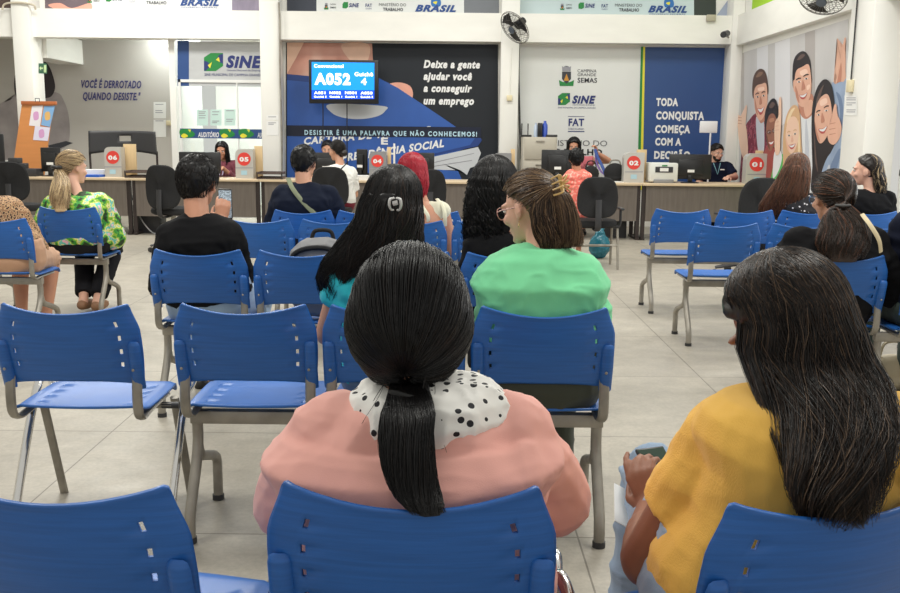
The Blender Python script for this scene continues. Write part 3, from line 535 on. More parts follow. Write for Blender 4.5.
# ================================================================ COUNTER
M_top = mat('beech_laminate', sr(214, 192, 160)[:3], .4, noise_=(3, .06, (1, 8, 8))); M_panel = mat('grey_oak_laminate', sr(112, 103, 95)[:3], .5, noise_=(3, .16, (12, 12, 1.2)))
M_leg = mat('brown_steel', sr(62, 54, 52)[:3], .45, metal=.4)
YD = 12.5; bx = [xfor(p, YD, .74) for p in (-131, -1, 129, 259, 389, 517, 643, 771)]
desk_txt = ['at the far end below printed man', 'between easel and extra wide chair', 'beneath the auditorium glass', 'beneath the television', 'beneath white booklet pages of mural', 'between file cabinet and printer', 'with the printer and bearded clerk']
for i in range(7):
    x0, x1 = bx[i], bx[i+1]; r = thing('counter_desk', ((x0+x1)/2, YD+.33, 0), 'beech topped counter desk with grey oak front '+desk_txt[i], 'desk', 'counter desks')
    MB().box((x0+.004, YD, .72), (x1-.004, YD+.65, .75), .004).build('worktop', M_top, r, True, True)
    MB().box((x0+.06, YD+.06, .25), (x1-.06, YD+.08, .72)).build('front_panel', M_panel, r, True, True)
    for x in (x0+.035, x1-.035):
        m = MB(); m.box((x-.025, YD+.08, .03), (x+.025, YD+.12, .72)); m.box((x-.025, YD+.04, 0), (x+.025, YD+.6, .03)); m.box((x-.025, YD+.5, .03), (x+.025, YD+.54, .72)); m.build('leg', M_leg, r, True, True)
def desk_at(px): return xfor(px, YD+.3, .75)
# ticket boxes
M_silver = mat('silver_panel', sr(196, 194, 188)[:3], .35, metal=.2); M_silver2 = mat('grey_panel', sr(140, 140, 142)[:3], .4)
M_red = mat('red_vinyl', sr(222, 66, 58)[:3], .4); M_beech = mat('beech_board', sr(212, 184, 140)[:3], .45, noise_=(4, .06, (8, 8, 1))); M_slot = mat('pale_blue_display', sr(170, 205, 220)[:3], .3)
wh = ['beside the documents tray', 'next to the woman in lilac', 'next to the woman in white top', 'above the curly haired woman', 'next to the printer', 'in front of the group mural']
for i, (x0, x1, y0, y1, num, mt, b0, b1, by) in enumerate([(103.8, 122, 147, 178.5, '06', M_silver, 123, 137, 144), (235, 253.5, 149, 179.5, '05', M_silver, 254.2, 263, 146), (369, 386, 151.5, 180, '04', M_silver2, 387.2, 391, 147), (494, 511, 153, 182, '03', M_silver2, 511, 514.5, 149), (624.5, 643.5, 152.5, 183.5, '02', M_silver, 637, 645.5, 149.5), (747, 767, 153.5, 186, '01', M_silver, 756, 769, 150.5)]):
    Yb = YD+.24; f = wallY(Yb); A = at(x0, y0, Yb); B = at(x1, y1, Yb)
    r = thing('ticket_box', ((A.x+B.x)/2, Yb+.09, .75), 'metal counter box with red numbered disc '+wh[i], 'counter box', 'numbered counter boxes')
    w_ = B.x-A.x; hz = A.z-.75; pts = [(0, 0), (w_, 0), (w_, hz), (w_*.28, hz)]+[(w_*.28*(1-math.sin(a)), hz-w_*.28*(1-math.cos(a))) for a in (.5, 1.0, 1.57)]
    m = MB(); m.prism([(A.x+x, Yb, .75+z) for x, z in pts], (0, .16, 0)); m.build('body', mt, r, False, True)
    cx, cy = (x0+x1)/2-.2, y0+.33*(y1-y0); R_ = (x1-x0)*.36
    flats('disc', f, [([(cx+R_*math.cos(a), cy+R_*math.sin(a)) for a in [2*math.pi*k/32 for k in range(32)]], .003, False)], M_red, r)
    write('number', f, [(num, cx-R_*.68, cx+R_*.68, cy-R_*.3, cy+R_*.33, .05, 0)], P_text, r, .005)
    flats('display', f, [([(cx-3, y1-9), (cx+3, y1-9), (cx+3, y1-4.5), (cx-3, y1-4.5)], .003, False)], M_slot, r)
    flats('seam', f, [([(x0+.5, y1-12), (x1-.5, y1-12), (x1-.5, y1-11.2), (x0+.5, y1-11.2)], .003, False)], P_mid, r)
    Yc = Yb+.18; A = at(b0, by, Yc); B = at(b1, y1, Yc)
    tag(MB().box((A.x, Yc, .75), (B.x, Yc+.03, A.z), .003).build('divider_board', M_beech), 'upright beech divider board behind the numbered box '+wh[i], 'divider board', 'beech divider boards')
# monitors
def monitor(px, w_, h_, Y, rot, label, stand=.1, back=True, z0=None):
    x = xfor(px, Y, .95); r = thing('monitor', (x, Y, .75), label, 'monitor', 'counter monitors', rot)
    z1 = .75+stand+h_
    MB().box((-w_/2, -.02, .75-.75+stand), (w_/2, .025, stand+h_), .012).build('panel', M_blackp, r)
    m = MB(); m.box((-w_*.3, -.05, stand+.06), (w_*.3, -.02, stand+h_-.07), .01); m.build('rear_cover', M_blackp, r)
    MB().box((-.04, -.055, stand+h_*.28), (.05, -.05, stand+h_*.28+.035)).build('sticker', Pw, r)
    m = MB(); m.box((-.03, -.05, .015), (.03, -.02, stand+.06), .008); m.lathe([(.0, 0), (.12, 0), (.12, .01), (.04, .018), (0, .018)], (0, -.02, 0), 20); m.build('stand', M_blackp, r)
    MB().box((-w_/2+.015, .025, stand+.015), (w_/2-.015, .027, stand+h_-.015)).build('screen', mat('screen_dim', (.02, .03, .05), .1), r); return r
monitor(51, .26, .32, 12.85, .0, 'black monitor beside the blonde woman, in front of easel', .06)
monitor(200, .56, .29, 12.95, .0, 'wide black monitor in front of the woman in lilac', .05)
monitor(325, .38, .3, 12.95, .2, 'black monitor facing the clerk behind woman in white', .05)
monitor(362, .17, .34, 12.95, -.6, 'black monitor turned sideways next to box 04', .06)
monitor(421, .36, .28, 12.95, .0, 'black monitor beyond the red haired woman', .08)
monitor(557, .42, .36, 12.85, .0, 'large black monitor between file cabinet and child', .06)
monitor(690, .56, .33, 12.8, -.05, 'wide black monitor shielding the bearded clerk', .05)
# printer
x0, x1 = desk_at(647), desk_at(675); r = thing('printer', ((x0+x1)/2, 12.8, .75), 'white laser printer on counter beside box 02', 'printer'); w_ = (x1-x0)/2
M_prn = mat('printer_white', sr(222, 224, 218)[:3], .4)
MB().box((-w_, -.15, .02), (w_, .2, .265), .02).build('body', M_prn, r); MB().box((-w_*.62, -.158, .14), (w_*.62, -.15, .215)).build('output_slot', M_dark, r)
MB().box((-w_*.3, -.16, .155), (w_*.3, -.157, .2)).build('paper', Pw, r); MB().box((-w_*.7, -.165, .0), (w_*.7, -.13, .05), .006).build('paper_tray', M_silver2, r)
MB().box((-.03, -.157, .222), (.04, -.15, .238)).build('green_badge', P_green, r)
# smoked plastic trays
M_smoke = mat('smoked_plastic', sr(105, 90, 84)[:3], .25, alpha=.82)
def tray(px0, px1, label, levels, Y=12.68):
    a, b = xfor(px0, Y, .78), xfor(px1, Y, .78); r = thing('document_tray', ((a+b)/2, Y, .75), label, 'document tray', 'document trays'); w_ = (b-a)/2
    for k in range(levels):
        z = .0+k*.065; m = MB(); m.box((-w_, -.12, z), (w_, .2, z+.006)); m.box((-w_, -.12, z), (-w_+.006, .2, z+.03)); m.box((w_-.006, -.12, z), (w_, .2, z+.03)); m.box((-w_, .194, z), (w_, .2, z+.03)); m.box((-w_, -.12, z), (w_, -.115, z+.016))
        m.build('tray', M_smoke, r)
    for sx in (-1, 1): MB().box((sx*w_-.008, -.1, 0), (sx*w_+.008, -.085, .065*(levels-1)+.03)).build('post', M_dark, r)
tray(127.5, 156, 'smoked plastic document tray in front of the extra wide chair', 2); tray(258.5, 283, 'smoked plastic document tray at foot of white column', 2)
def papers(px, Y, w_, d, rot, m, label, h=.012, name='paper_stack'):
    x = xfor(px, Y, .76); r = MB().box((-w_/2, -d/2, 0), (w_/2, d/2, h)).build(name, m); r.location = (x, Y, .751); r.rotation_euler.z = rot; return tag(r, label, 'papers' if 'paper' in name else 'folder')
papers(95, 12.95, .32, .25, .1, Pw, 'white paper stack on counter behind blonde woman', .09); papers(93, 12.72, .26, .2, -.1, mat('blue_folder', sr(30, 90, 190)[:3], .4), 'bright blue folder on counter beside box 06', .03, 'folder')
papers(612, 12.75, .25, .2, .2, Pw, 'loose white papers on counter beside box 02', .01); papers(362, 12.66, .18, .2, 0, Pw, 'white paper tray on counter beside box 04', .06)
papers(545, 12.8, .22, .18, .1, Pw, 'papers on the counter in front of file cabinet', .03); papers(78, 12.9, .2, .2, .4, Pw, 'papers by the monitor beside the blonde woman', .02)
papers(2, 13.0, .3, .05, .05, Pw, 'upright white sheet behind black devices at the easel desk', .2)
r = thing('receipt_printer', (xfor(18, 12.75, .8), 12.75, .75), 'stepped black desktop device below the easel', 'device')
m = MB(); m.box((-.28, -.1, 0), (.28, .15, .1), .01); m.box((-.16, -.08, .1), (.1, .12, .17), .01); m.box((-.1, -.06, .17), (.03, .1, .24), .01); m.build('body', M_dark, r); MB().box((-.21, -.105, .02), (-.13, -.1, .07)).build('sticker', Pw, r)
tag(MB().box((xfor(-2, 12.9, .9), 12.9, .75), (xfor(4.5, 12.9, .9), 12.94, 1.3), .01).build('speaker', M_blackp), 'tall slim black panel at the far end of the counter', 'device')
# things under the desks
for px, w_, lab in ((109, .2, 'brown box under the desk between blonde woman and divider legs'), (149, .36, 'dark computer tower under desk next to hanging grey cable'), (612, .36, 'dark computer tower under desk by the teal bag'), (320, .3, 'dark computer tower under desk below the television')):
    tag(MB().box((xfor(px, 12.9, .1)-w_/2, 12.8, 0), (xfor(px, 12.9, .1)+w_/2, 13.1, .38), .01).build('computer_tower' if 'tower' in lab else 'box', M_dark if 'dark' in lab else M_leg), lab, 'computer' if 'tower' in lab else 'box')
tag(MB().tube(bez([(xfor(135, 12.75, .1), 12.75, .45), (xfor(142, 12.75, .1), 12.72, .2), (xfor(152, 12.7, .1), 12.7, .02), (xfor(160, 12.7, .1), 12.72, .012)], 6), .009, 6).build('cable', mat('grey_cable', (.4, .4, .4), .5)), 'thin grey cable hanging under desk beside extra wide chair', 'cable')
# file cabinet and what is on it
Yc = 13.75; x0, x1 = at(523, 150, Yc).x, at(557, 150, Yc).x; zt = at(540, 137, Yc).z
r = thing('file_cabinet', ((x0+x1)/2, Yc+.25, 0), 'beige steel file cabinet behind the counter by fan column', 'cabinet')
M_cab = mat('cabinet_beige', sr(186, 180, 166)[:3], .45, metal=.1); MB().box((x0, Yc, 0), (x1, Yc+.45, zt), .008).build('body', M_cab, r, True, True)
n = 4; hd = zt/n
for k in range(n):
    d = MB().box((x0+.02, Yc-.014, k*hd+.015), (x1-.02, Yc, (k+1)*hd-.015), .006).build('drawer', M_cab, r, True, True)
    MB().box(((x0+x1)/2-.06, Yc-.03, (k+1)*hd-.07), ((x0+x1)/2+.06, Yc-.014, (k+1)*hd-.05), .004).build('handle', M_steel, d, True)
    for o in (d.children): o.data.transform(Matrix.Translation(-V(r.location)))
def on_cab(px): return xfor(px, Yc+.15, zt)
r = thing('router', (on_cab(526), Yc+.2, zt), 'black router with upright antennas on the file cabinet', 'router'); MB().box((-.08, -.06, 0), (.08, .06, .03), .006).build('body', M_blackp, r)
for sx in (-.06, .03): MB().tube([(sx, 0, .03), (sx, 0, .19)], .008, 8).build('antenna', M_blackp, r)
def bottle(px, rr, h, m, label):
    r = thing('bottle', (on_cab(px), Yc+.2, zt), label, 'bottle'); MB().lathe([(0, 0), (rr, 0), (rr, h*.75), (rr*.5, h*.88), (rr*.45, h*.93), (0, h*.93)], n=16).build('body', m, r); MB().lathe([(0, h*.93), (rr*.5, h*.93), (rr*.5, h), (0, h)], n=12).build('cap', m, r)
bottle(536, .03, .2, mat('frosted_bottle', sr(190, 205, 225)[:3], .2), 'pale translucent bottle on file cabinet beside router'); bottle(545, .04, .23, mat('blue_bottle', sr(60, 90, 190)[:3], .3), 'blue water bottle on the file cabinet')
tag(MB().box((on_cab(540)-.035, Yc+.12, zt), (on_cab(540)+.03, Yc+.2, zt+.2), .006).build('black_case', M_blackp), 'upright black case between two bottles on cabinet', 'case')
tag(MB().box((on_cab(553)-.1, Yc+.1, zt), (on_cab(553)+.06, Yc+.28, zt+.035), .01).build('stapler', M_dark), 'low dark desk gadget lying on the file cabinet', 'stationery')
# easel with flip board
Ye = 13.9; r = thing('easel', (at(35, 150, Ye).x, Ye, 0), 'orange wooden easel with pinned papers beside exit sign column', 'easel')
M_or = mat('orange_ply', sr(214, 142, 82)[:3], .5, noise_=(2, .06, (1, 1, 8))); M_orw = mat('orange_bar', sr(176, 100, 54)[:3], .45)
f = wallY(Ye); P = [(22, 103), (53, 104.5), (45, 162), (38, 190), (12, 190), (15, 150)]
MB().prism([f(x, y, 0) for x, y in [(22, 103), (53, 104.5), (45, 166), (42, 200), (8, 200)]], (0, .02, 0)).build('board', M_or, r, False, True)
A, B = f(21, 101, .02), f(56, 105, .02); MB().box((A.x, Ye-.03, B.z), (B.x, Ye+.03, A.z), .005).build('clip_bar', M_orw, r, True, True)
A = f(37.5, 102, .03); MB().tube([A+V((-.03, 0, 0)), A+V((-.03, 0, .05)), A+V((.03, 0, .05)), A+V((.03, 0, 0))], .006, 6).build('hook', M_dark, r, True, True)
for xa in (12, 40): MB().tube([(f(xa, 185, -.02).x, Ye+.03, .8), (f(xa, 185, -.02).x-.05, Ye-.02, 0)], .02, 6).build('leg', M_orw, r, True, True)
MB().tube([(f(30, 100, 0).x, Ye+.03, 1.7), (f(30, 100, 0).x, Ye+.09, 0)], .02, 6).build('leg', M_orw, r, True, True)
for q, (pts, lift, col) in enumerate([([(32, 106), (43, 105.5), (40, 126.5), (29, 125.5)], .005, (236, 232, 236)), ([(44, 106), (55, 106), (50, 127), (41, 125)], .006, (130, 175, 220)), ([(35, 126), (50, 127.5), (48, 141), (33, 140)], .007, (226, 222, 240))]):
    lab = ['white pinned sheet with pink drawing on easel', 'blue pinned sheet at the easel edge', 'lilac pinned sheet lowest on easel'][q]
    n_ = thing('pinned_sheet', f(pts[0][0], pts[0][1], lift), lab, 'paper'); flats('paper', f, [(pts, lift, False)], mat('sheet_%d' % q if False else 'sheet_tint_'+'abc'[q], sr(*col)[:3], .6), n_)
    cx = sum(p[0] for p in pts)/4; cy = sum(p[1] for p in pts)/4
    flats('drawing', f, [([(cx-2.5, cy-3), (cx+2, cy-4), (cx+2.5, cy+3), (cx-2, cy+4)], lift+.001, True)], mat('print_pink', sr(214, 160, 205)[:3], .6) if q != 1 else mat('print_pale_yellow', sr(226, 180, 110)[:3], .6), n_)
# extra wide black chair standing behind the counter
Y_ = 13.55; x0, x1 = at(88.5, 140, Y_).x, at(157, 140, Y_).x; za, zb = at(120, 131, Y_).z, at(120, 151, Y_).z; wc = x1-x0
r = thing('wide_chair', ((x0+x1)/2, Y_, 0), 'extra wide black chair with slotted backrest behind the counter', 'chair')
gr = []; n = 28; NR = 8
vs = []; fs = []
for j in range(NR+1):
    for i in range(n+1):
        u = -1+2*i/n; t = j/NR; z = zb-.05+(za-zb+.05)*t+(.045*(1-t))*(1-u*u); vs.append((u*wc/2*(1-.02*t), -.02+.09*(1-u*u), z+.03*(abs(u)**2-.6)*t*-.3))
for j in range(NR):
    for i in range(n):
        if j in (4, 5) and 12 <= i <= 16: continue
        a = j*(n+1)+i; fs.append((a, a+1, a+n+2, a+n+1))
o = MB().add(vs, fs).build('backrest', M_dark, r); md = o.modifiers.new('solid', 'SOLIDIFY'); md.thickness = .022
MB().box((-wc/2+.02, -.5, .42), (wc/2-.02, 0, .46), .015).build('seat', M_dark, r)
for sx in (-1, 1):
    MB().tube([(sx*wc/2*.98, 0, 0), (sx*wc/2*.98, 0, zb)], .016, 8).build('leg', M_leg, r); MB().tube([(sx*wc/2*.95, -.5, 0), (sx*wc/2*.95, -.45, .42)], .016, 8).build('leg', M_leg, r)
# white paddle on a stick by the bearded clerk
r = thing('paddle_sign', (at(709, 160, 13.6).x, 13.6, .75), 'blank white paddle sign on thin stick next to bearded clerk', 'sign'); f = wallY(13.6)
A, B = f(700, 121, 0), f(717, 133, 0); MB().box((A.x, 13.59, B.z), (B.x, 13.61, A.z), .02).build('paddle', mat('paddle_white', (.8, .8, .82), .4), r, True, True)
MB().tube([f(710.5, 133, 0), (f(709, 160, 0).x, 13.6, .0)], .012, 8).build('stick', mat('paddle_white', (.8, .8, .82), .4), r, True, True)
# ================================================================ WAITING CHAIRS
M_blue = mat('blue_polypropylene', sr(36, 98, 176)[:3], .38, noise_=(5, .13, (1.2, 1, 26)), bump=(7, .35, (1.5, 1, 30), .0018))
def grid_shell(name, fn, nu, nv, holes, thick, parent, m, off=0):
    vs = [fn(-1+2*i/nu, j/nv) for j in range(nv+1) for i in range(nu+1)]
    fs = [(j*(nu+1)+i, j*(nu+1)+i+1, (j+1)*(nu+1)+i+1, (j+1)*(nu+1)+i) for j in range(nv) for i in range(nu) if (i, j) not in holes]
    o = MB().add(vs, fs).build(name, m, parent, 'all'); md = o.modifiers.new('thickness', 'SOLIDIFY'); md.thickness = thick; md.offset = off
    o.data.set_sharp_from_angle(angle=math.radians(60)); return o
# column positions so that the slots are narrow
US = sorted(set([-1, -.97, -.9, -.83]+[-.76+.19*i for i in range(9)]+[.83, .9, .97, 1]+[-.70, -.655, .70, .655]))
US = [-1, -.97, -.9, -.83, -.79, -.755, -.715, -.55, -.4, -.25, -.1, 0, .1, .25, .4, .55, .715, .755, .79, .83, .9, .97, 1]
iL = US.index(-.755); iR = US.index(.715)
VS = [0, .03, .08, .16, .22, .29, .34, .40, .47, .52, .58, .65, .70, .76, .83, .87, .92, .97, 1]
def back_fn(u, v):
    hw = .222+.010*math.sin(math.pi*min(v*1.1, 1))-.022*max(0, v-.72)/.28-.004*(1-v)
    zt = .786+.030*abs(u)**2.0-(.005 if abs(u) > .985 else 0); zb = .558-.020*abs(u)**3+(.006 if abs(u) > .985 else 0)
    z = zb+(zt-zb)*v; y = -.2045-.040*(1-u*u)-.062*(v-.3)-.01*math.sin(math.pi*v)+.006*max(0, (abs(u)-.9)/.1)
    if v > .985: y -= .004
    return (u*hw, y, z)
def seat_fn(u, t):
    y = -.20+.43*t; hw = .222-.012*abs(2*t-1)**3; z = .452-.012*(1-u*u)*math.sin(math.pi*t)-.03*max(0, (t-.85)/.15)**2+.012*max(0, (.12-t)/.12)
    if abs(u) > .96: z -= .006
    return (u*hw, y-.03*u*u*max(0, (t-.8)/.2)-.022*(1-u*u)*max(0, 1-t/.35)+.012*max(0, 1-t/.2), z)
def shell(name, fn, us, vs_, holes, th, parent):
    vs = [fn(u, v) for v in vs_ for u in us]; n = len(us)
    fs = [(j*n+i, j*n+i+1, (j+1)*n+i+1, (j+1)*n+i) for j in range(len(vs_)-1) for i in range(n-1) if (i, j) not in holes]
    o = MB().add(vs, fs).build(name, M_blue, parent, 'all'); md = o.modifiers.new('thickness', 'SOLIDIFY'); md.thickness = th; md.offset = 0
    o.data.set_sharp_from_angle(angle=math.radians(50)); return o
BH = {(c, VS.index(a)) for c in (iL, iR) for a in (.22, .40, .58, .76)}
TS = [0, .03, .08, .14, .2, .22, .3, .37, .39, .46, .53, .55, .62, .69, .71, .78, .85, .9, .95, 1]
SH = {(c, TS.index(a)) for c in (iL, iR) for a in (.2, .37, .53, .69)}
def make_chair():
    r = thing('waiting_chair', (0, 0, 0), 'x', 'chair', 'blue plastic waiting chairs')
    b = shell('backrest', back_fn, US, VS, BH, .008, r)
    shell('seat', seat_fn, US, TS, SH, .009, r)
    for s in (-1, 1):
        m = MB(); g = []                                    # moulded sleeve that takes the steel bracket
        for t, w_, d in ((0, .019, .012), (.04, .021, .017), (.5, .021, .017), (.9, .020, .014), (.97, .017, .008), (1, .010, .002)):
            z = .528+.165*t; y = back_fn(.93, .62*t)[1]-.006; q = 10
            g.append([(s*.209+w_*math.cos(a), y-.002-d*max(0, math.sin(a))-.0*a, z) for a in [2*math.pi*k/q for k in range(q)]])
        m.ring_loft(g).build('sleeve', M_blue, b)
        MB().ell((s*.205, -.248, .60), (.005, .003, .005), None, 8, 5).build('screw', M_steel, b)
        MB().tube(bez([(s*.205, -.212, .57), (s*.205, -.218, .50), (s*.205, -.21, .445), (s*.202, -.175, .422), (s*.2, -.10, .425), (s*.2, .10, .428)], 5), .017, 8, .5).build('bracket', M_steel, r)
    return r
CH = make_chair(); used = [False]
CHAIRS = {}
def chair(key, px, Y, label, rot=0, X=None):
    """backrest top centre seen at px when its corners are at world depth Y"""
    X = xfor(px, Y, .82) if X is None else X
    o = CH if not used[0] else copy_tree(CH); used[0] = True
    o.rotation_euler.z = rot; c = V((0, -.237)+(0,)); c.rotate(Matrix.Rotation(rot, 3, 'Z')); o.location = (X-c.x, Y-c.y, 0); o['label'] = label; CHAIRS[key] = o; return o
def bench(chairs, ends, label):
    """steel beam with forked legs under a row"""
    a, b = ends; y = sum(CHAIRS[k].location.y for k in chairs)/len(chairs)-.1
    r = thing('bench_frame', ((a+b)/2, y, 0), label, 'bench frame', 'steel bench frames')
    MB().box((a-.02, y-.02, .375), (b+.02, y+.02, .42), .004).build('beam', M_steel, r, True, True)
    for x in (a, b):
        m = MB(); m.tube(bez([(x, y, .385), (x, y, .31), (x, y-.03, .24), (x, y-.12, .11), (x, y-.135, .05), (x, y-.135, .012)], 5), .019, 10); m.tube(bez([(x, y+.0, .30), (x, y+.03, .25), (x, y+.11, .22), (x, y+.235, .17), (x, y+.25, .10), (x, y+.25, .012)], 5), .018, 10)
        l = m.build('leg', M_steel, r, True, True)
        f_ = MB(); f_.cyl((x, y-.135, 0), (x, y-.135, .02), .022, 12); f_.cyl((x, y+.25, 0), (x, y+.25, .02), .022, 12); ff = f_.build('foot_cap', M_dark, l, True); ff.data.transform(Matrix.Translation(-V(r.location)))
def cross_legs(key, label):
    """four crossed tube legs of a free standing chair"""
    c = CHAIRS[key]; r = thing('leg_frame', tuple(c.location), label, 'chair frame', 'crossed leg frames', c.rotation_euler.z)
    for s in (-1, 1):
        MB().tube(bez([(s*.245, .20, .405), (s*.262, .235, .44), (s*.266, .225, .485), (s*.268, .17, .485), (s*.268, .06, .36), (s*.266, -.14, .02), (s*.266, -.145, 0)], 5), .0145, 10).build('leg', M_chrome, r)
        MB().tube([(s*.236, .08, .42), (s*.240, .23, 0)], .0165, 8, .7).build('leg', M_steel, r)
        MB().cyl((s*.21, .02, .408), (s*.27, .02, .408), .012, 10).build('pivot_bolt', M_dark, r)
    MB().tube([(-.245, .02, .408), (.245, .02, .408)], .012, 8).build('cross_bar', M_steel, r)
Y1, Y2, Y3, Y4, Y5 = 1.42, 2.985, 4.405, 6.05, 6.8
chair('1a', 51, 1.43, 'blue chair in the nearest row, empty, cut by frame edge', -.15)
chair('1b', 411, Y1, 'blue chair carrying the woman in pink cardigan', -.03)
chair('1c', 838, 1.41, 'blue chair carrying the woman in yellow top', .30)
chair('2a', 66, Y2-.03, 'empty blue chair on crossed legs behind leopard print woman', 0)
chair('2b', 244, Y2, 'empty blue chair beside the chair on crossed legs'); chair('2c', 394, Y2, 'blue chair hidden behind the head of woman in pink'); chair('2d', 544, Y2, 'blue chair carrying the woman in green tee', -.02)
chair('3a', 198, Y3, 'blue chair carrying the man in black shirt with phone'); chair('3b', 302, Y3, 'blue chair with a grey backpack on its seat'); chair('3c', 406, Y3, 'blue chair hidden behind long black hair'); chair('3d', 510, Y3, 'blue chair carrying the curly haired woman')
chair('4a', 258, Y4, 'blue chair one row ahead of the man with phone'); chair('4b', 334, Y4, 'blue chair just beyond the grey backpack'); chair('4c', 411, Y4, 'blue chair carrying the red haired woman'); chair('4d', 488, Y4, 'blue chair between red haired and curly haired women')
chair('5a', 303, Y5, 'blue chair carrying the man in navy shirt'); chair('5b', 367, Y5, 'front row blue chair next to the man in navy'); chair('5c', 430, Y5, 'front row blue chair ahead of red haired woman'); chair('5d', 494, Y5, 'front row blue chair ahead of curly haired woman')
chair('L5', 68, 6.85, 'blue chair carrying the blonde woman'); chair('L4', -6, 5.9, 'blue chair carrying the person in leopard print')
chair('R4a', 726, 6.1, 'empty blue chair nearest the open aisle, middle of room'); chair('R4b', 804, 6.1, 'blue chair just ahead of the ponytailed woman in black'); chair('R4c', 881, 6.1, 'blue chair partly past the frame edge behind profile woman')
chair('R5a', 682, 7.25, 'empty front blue chair nearest the office chair and aisle'); chair('R5b', 746, 7.25, 'empty front blue chair beside brown haired woman'); chair('R5c', 808, 7.25, 'blue chair carrying brown haired woman in dotted blouse'); chair('R5d', 870, 7.25, 'blue chair carrying the profile woman in black')
chair('R3a', 841, 4.45, 'blue chair carrying ponytailed woman in black'); chair('R3b', 957, 4.40, 'blue chair carrying the person in navy at frame edge')
cross_legs('1a', 'crossed chrome leg frame under nearest empty chair'); cross_legs('1b', 'crossed chrome leg frame under the woman in pink'); cross_legs('1c', 'crossed chrome leg frame under the woman in yellow'); cross_legs('2a', 'crossed chrome leg frame under the empty second row chair')
X_ = lambda k: CHAIRS[k].location.x
bench(['2b', '2c', '2d'], (X_('2b')-.2, X_('2d')+.2), 'steel bench frame under the green tee woman row')
bench(['3a', '3b', '3c', '3d'], (X_('3a')-.2, X_('3d')+.2), 'steel bench frame under the row of man with phone')
bench(['4a', '4b', '4c', '4d'], (X_('4a')-.2, X_('4d')+.2), 'steel bench frame under the red haired woman row')
bench(['5a', '5b', '5c', '5d'], (X_('5a')-.2, X_('5d')+.2), 'steel bench frame under the man in navy row')
bench(['L5'], (X_('L5')-.6, X_('L5')+.2), 'steel bench frame under the blonde woman'); bench(['L4'], (X_('L4')-.6, X_('L4')+.2), 'steel bench frame under the leopard print person')
bench(['R4a', 'R4b', 'R4c'], (X_('R4a')-.2, X_('R4c')+.2), 'steel bench frame with rusty legs in middle of right block')
bench(['R5a', 'R5b', 'R5c', 'R5d'], (X_('R5a')-.2, X_('R5d')+.2), 'steel bench frame of the foremost row near the counter')
bench(['R3a', 'R3b'], (X_('R3a')+.26, X_('R3b')+.2), 'steel bench frame under the ponytailed woman row')
# ================================================================ OFFICE CHAIRS
M_fab = mat('black_upholstery', (.012, .012, .013), .9, noise_=(60, .2), bump=(200, .3))
def office_chair(px, Y, rot, label, wide=.44, h=.42, base='star', zt=.98, arms=False):
    x = xfor(px, Y, .8); r = thing('office_chair', (x, Y, 0), label, 'office chair', 'black office chairs', rot)
    g = []                                                   # padded back: rounded superellipse outline, lofted in depth
    for y, k in ((-.205, .80), (-.225, .97), (-.245, 1.0), (-.262, .95), (-.272, .7), (-.275, .2)):
        ring = []
        for q in range(28):
            a = 2*math.pi*q/28; ca, sa = math.cos(a), math.sin(a); n_ = 3.2
            u = math.copysign(abs(ca)**(2/n_), ca); v = math.copysign(abs(sa)**(2/n_), sa)
            wd = wide/2*(1-.10*max(0, v)) * k; zz = zt-h/2+h/2*v*k; ring.append((u*wd, y+.05*u*u-.05*(zz-.7), zz))
        g.append(ring)
    MB().ring_loft(g).build('backrest', M_fab, r)
    g = []
    for z, k in ((.42, .85), (.44, .98), (.47, 1), (.495, .95), (.505, .7), (.507, .2)):
        g.append([(math.copysign(abs(math.cos(a))**.65, math.cos(a))*.235*k, math.copysign(abs(math.sin(a))**.65, math.sin(a))*.225*k+.02, z) for a in [2*math.pi*q/28 for q in range(28)]])
    MB().ring_loft(g).build('seat', M_fab, r)
    MB().tube(bez([(0, .0, .42), (0, -.18, .40), (0, -.29, .45), (0, -.285, zt-h*.55)], 6), .032, 8, .35).build('back_bar', M_dark, r)
    if base == 'star':
        MB().cyl((0, 0, .1), (0, 0, .42), .028, 14).build('gas_lift', M_steel, r)
        for k in range(5):
            a = 2*math.pi*k/5+.3; e = V((math.cos(a), math.sin(a), 0)); MB().tube([e*.02+V((0, 0, .12)), e*.28+V((0, 0, .075))], [.03, .018], 8, .7).build('base_arm', M_dark, r)
            m = MB(); c = e*.28; m.cyl(c+V((-e.y, e.x, 0))*.025+V((0, 0, .028)), c-V((-e.y, e.x, 0))*.025+V((0, 0, .028)), .028, 14); m.build('caster', M_blackp, r)
    else:
        for sx in (-1, 1):
            MB().tube([(sx*.22, .2, 0), (sx*.22, .18, .42)], .013, 8).build('leg', M_steel, r); MB().tube([(sx*.23, -.22, 0), (sx*.22, -.16, .42)], .013, 8).build('leg', M_steel, r)
        MB().tube([(-.22, -.19, .25), (.22, -.19, .25)], .01, 8).build('cross_bar', M_steel, r); MB().tube([(-.22, .19, .2), (.22, .19, .2)], .01, 8).build('cross_bar', M_steel, r)
    if arms:
        for sx in (-1, 1):
            MB().tube(bez([(sx*.2, .0, .42), (sx*.27, .0, .44), (sx*.275, .0, .60)], 5), .014, 8).build('arm_post', M_dark, r)
            MB().box((sx*.275-.022, -.12, .60), (sx*.275+.022, .12, .625), .01).build('armrest', M_dark, r)
    return r
office_chair(19, 11.2, 0, 'black office chair before the easel desk', .42, .46, zt=1.0)
office_chair(172, 10.9, -.25, 'black office chair behind man with the phone, at station 05', .44, .5, zt=.99)
office_chair(332, 11.2, 0, 'black office chair used by woman in white top', .44, .48, zt=.98)
office_chair(431, 11.0, .0, 'black office chair beyond the red haired woman', .36, .46, zt=.97)
office_chair(595, 9.9, 0, 'black four legged office chair with armrests, used by the child', .42, .42, 'legs', .95, True)
office_chair(748, 9.4, .3, 'black office chair with one visible armrest before box 01', .46, .48, zt=.98, arms=True)
def small_seat(): pass
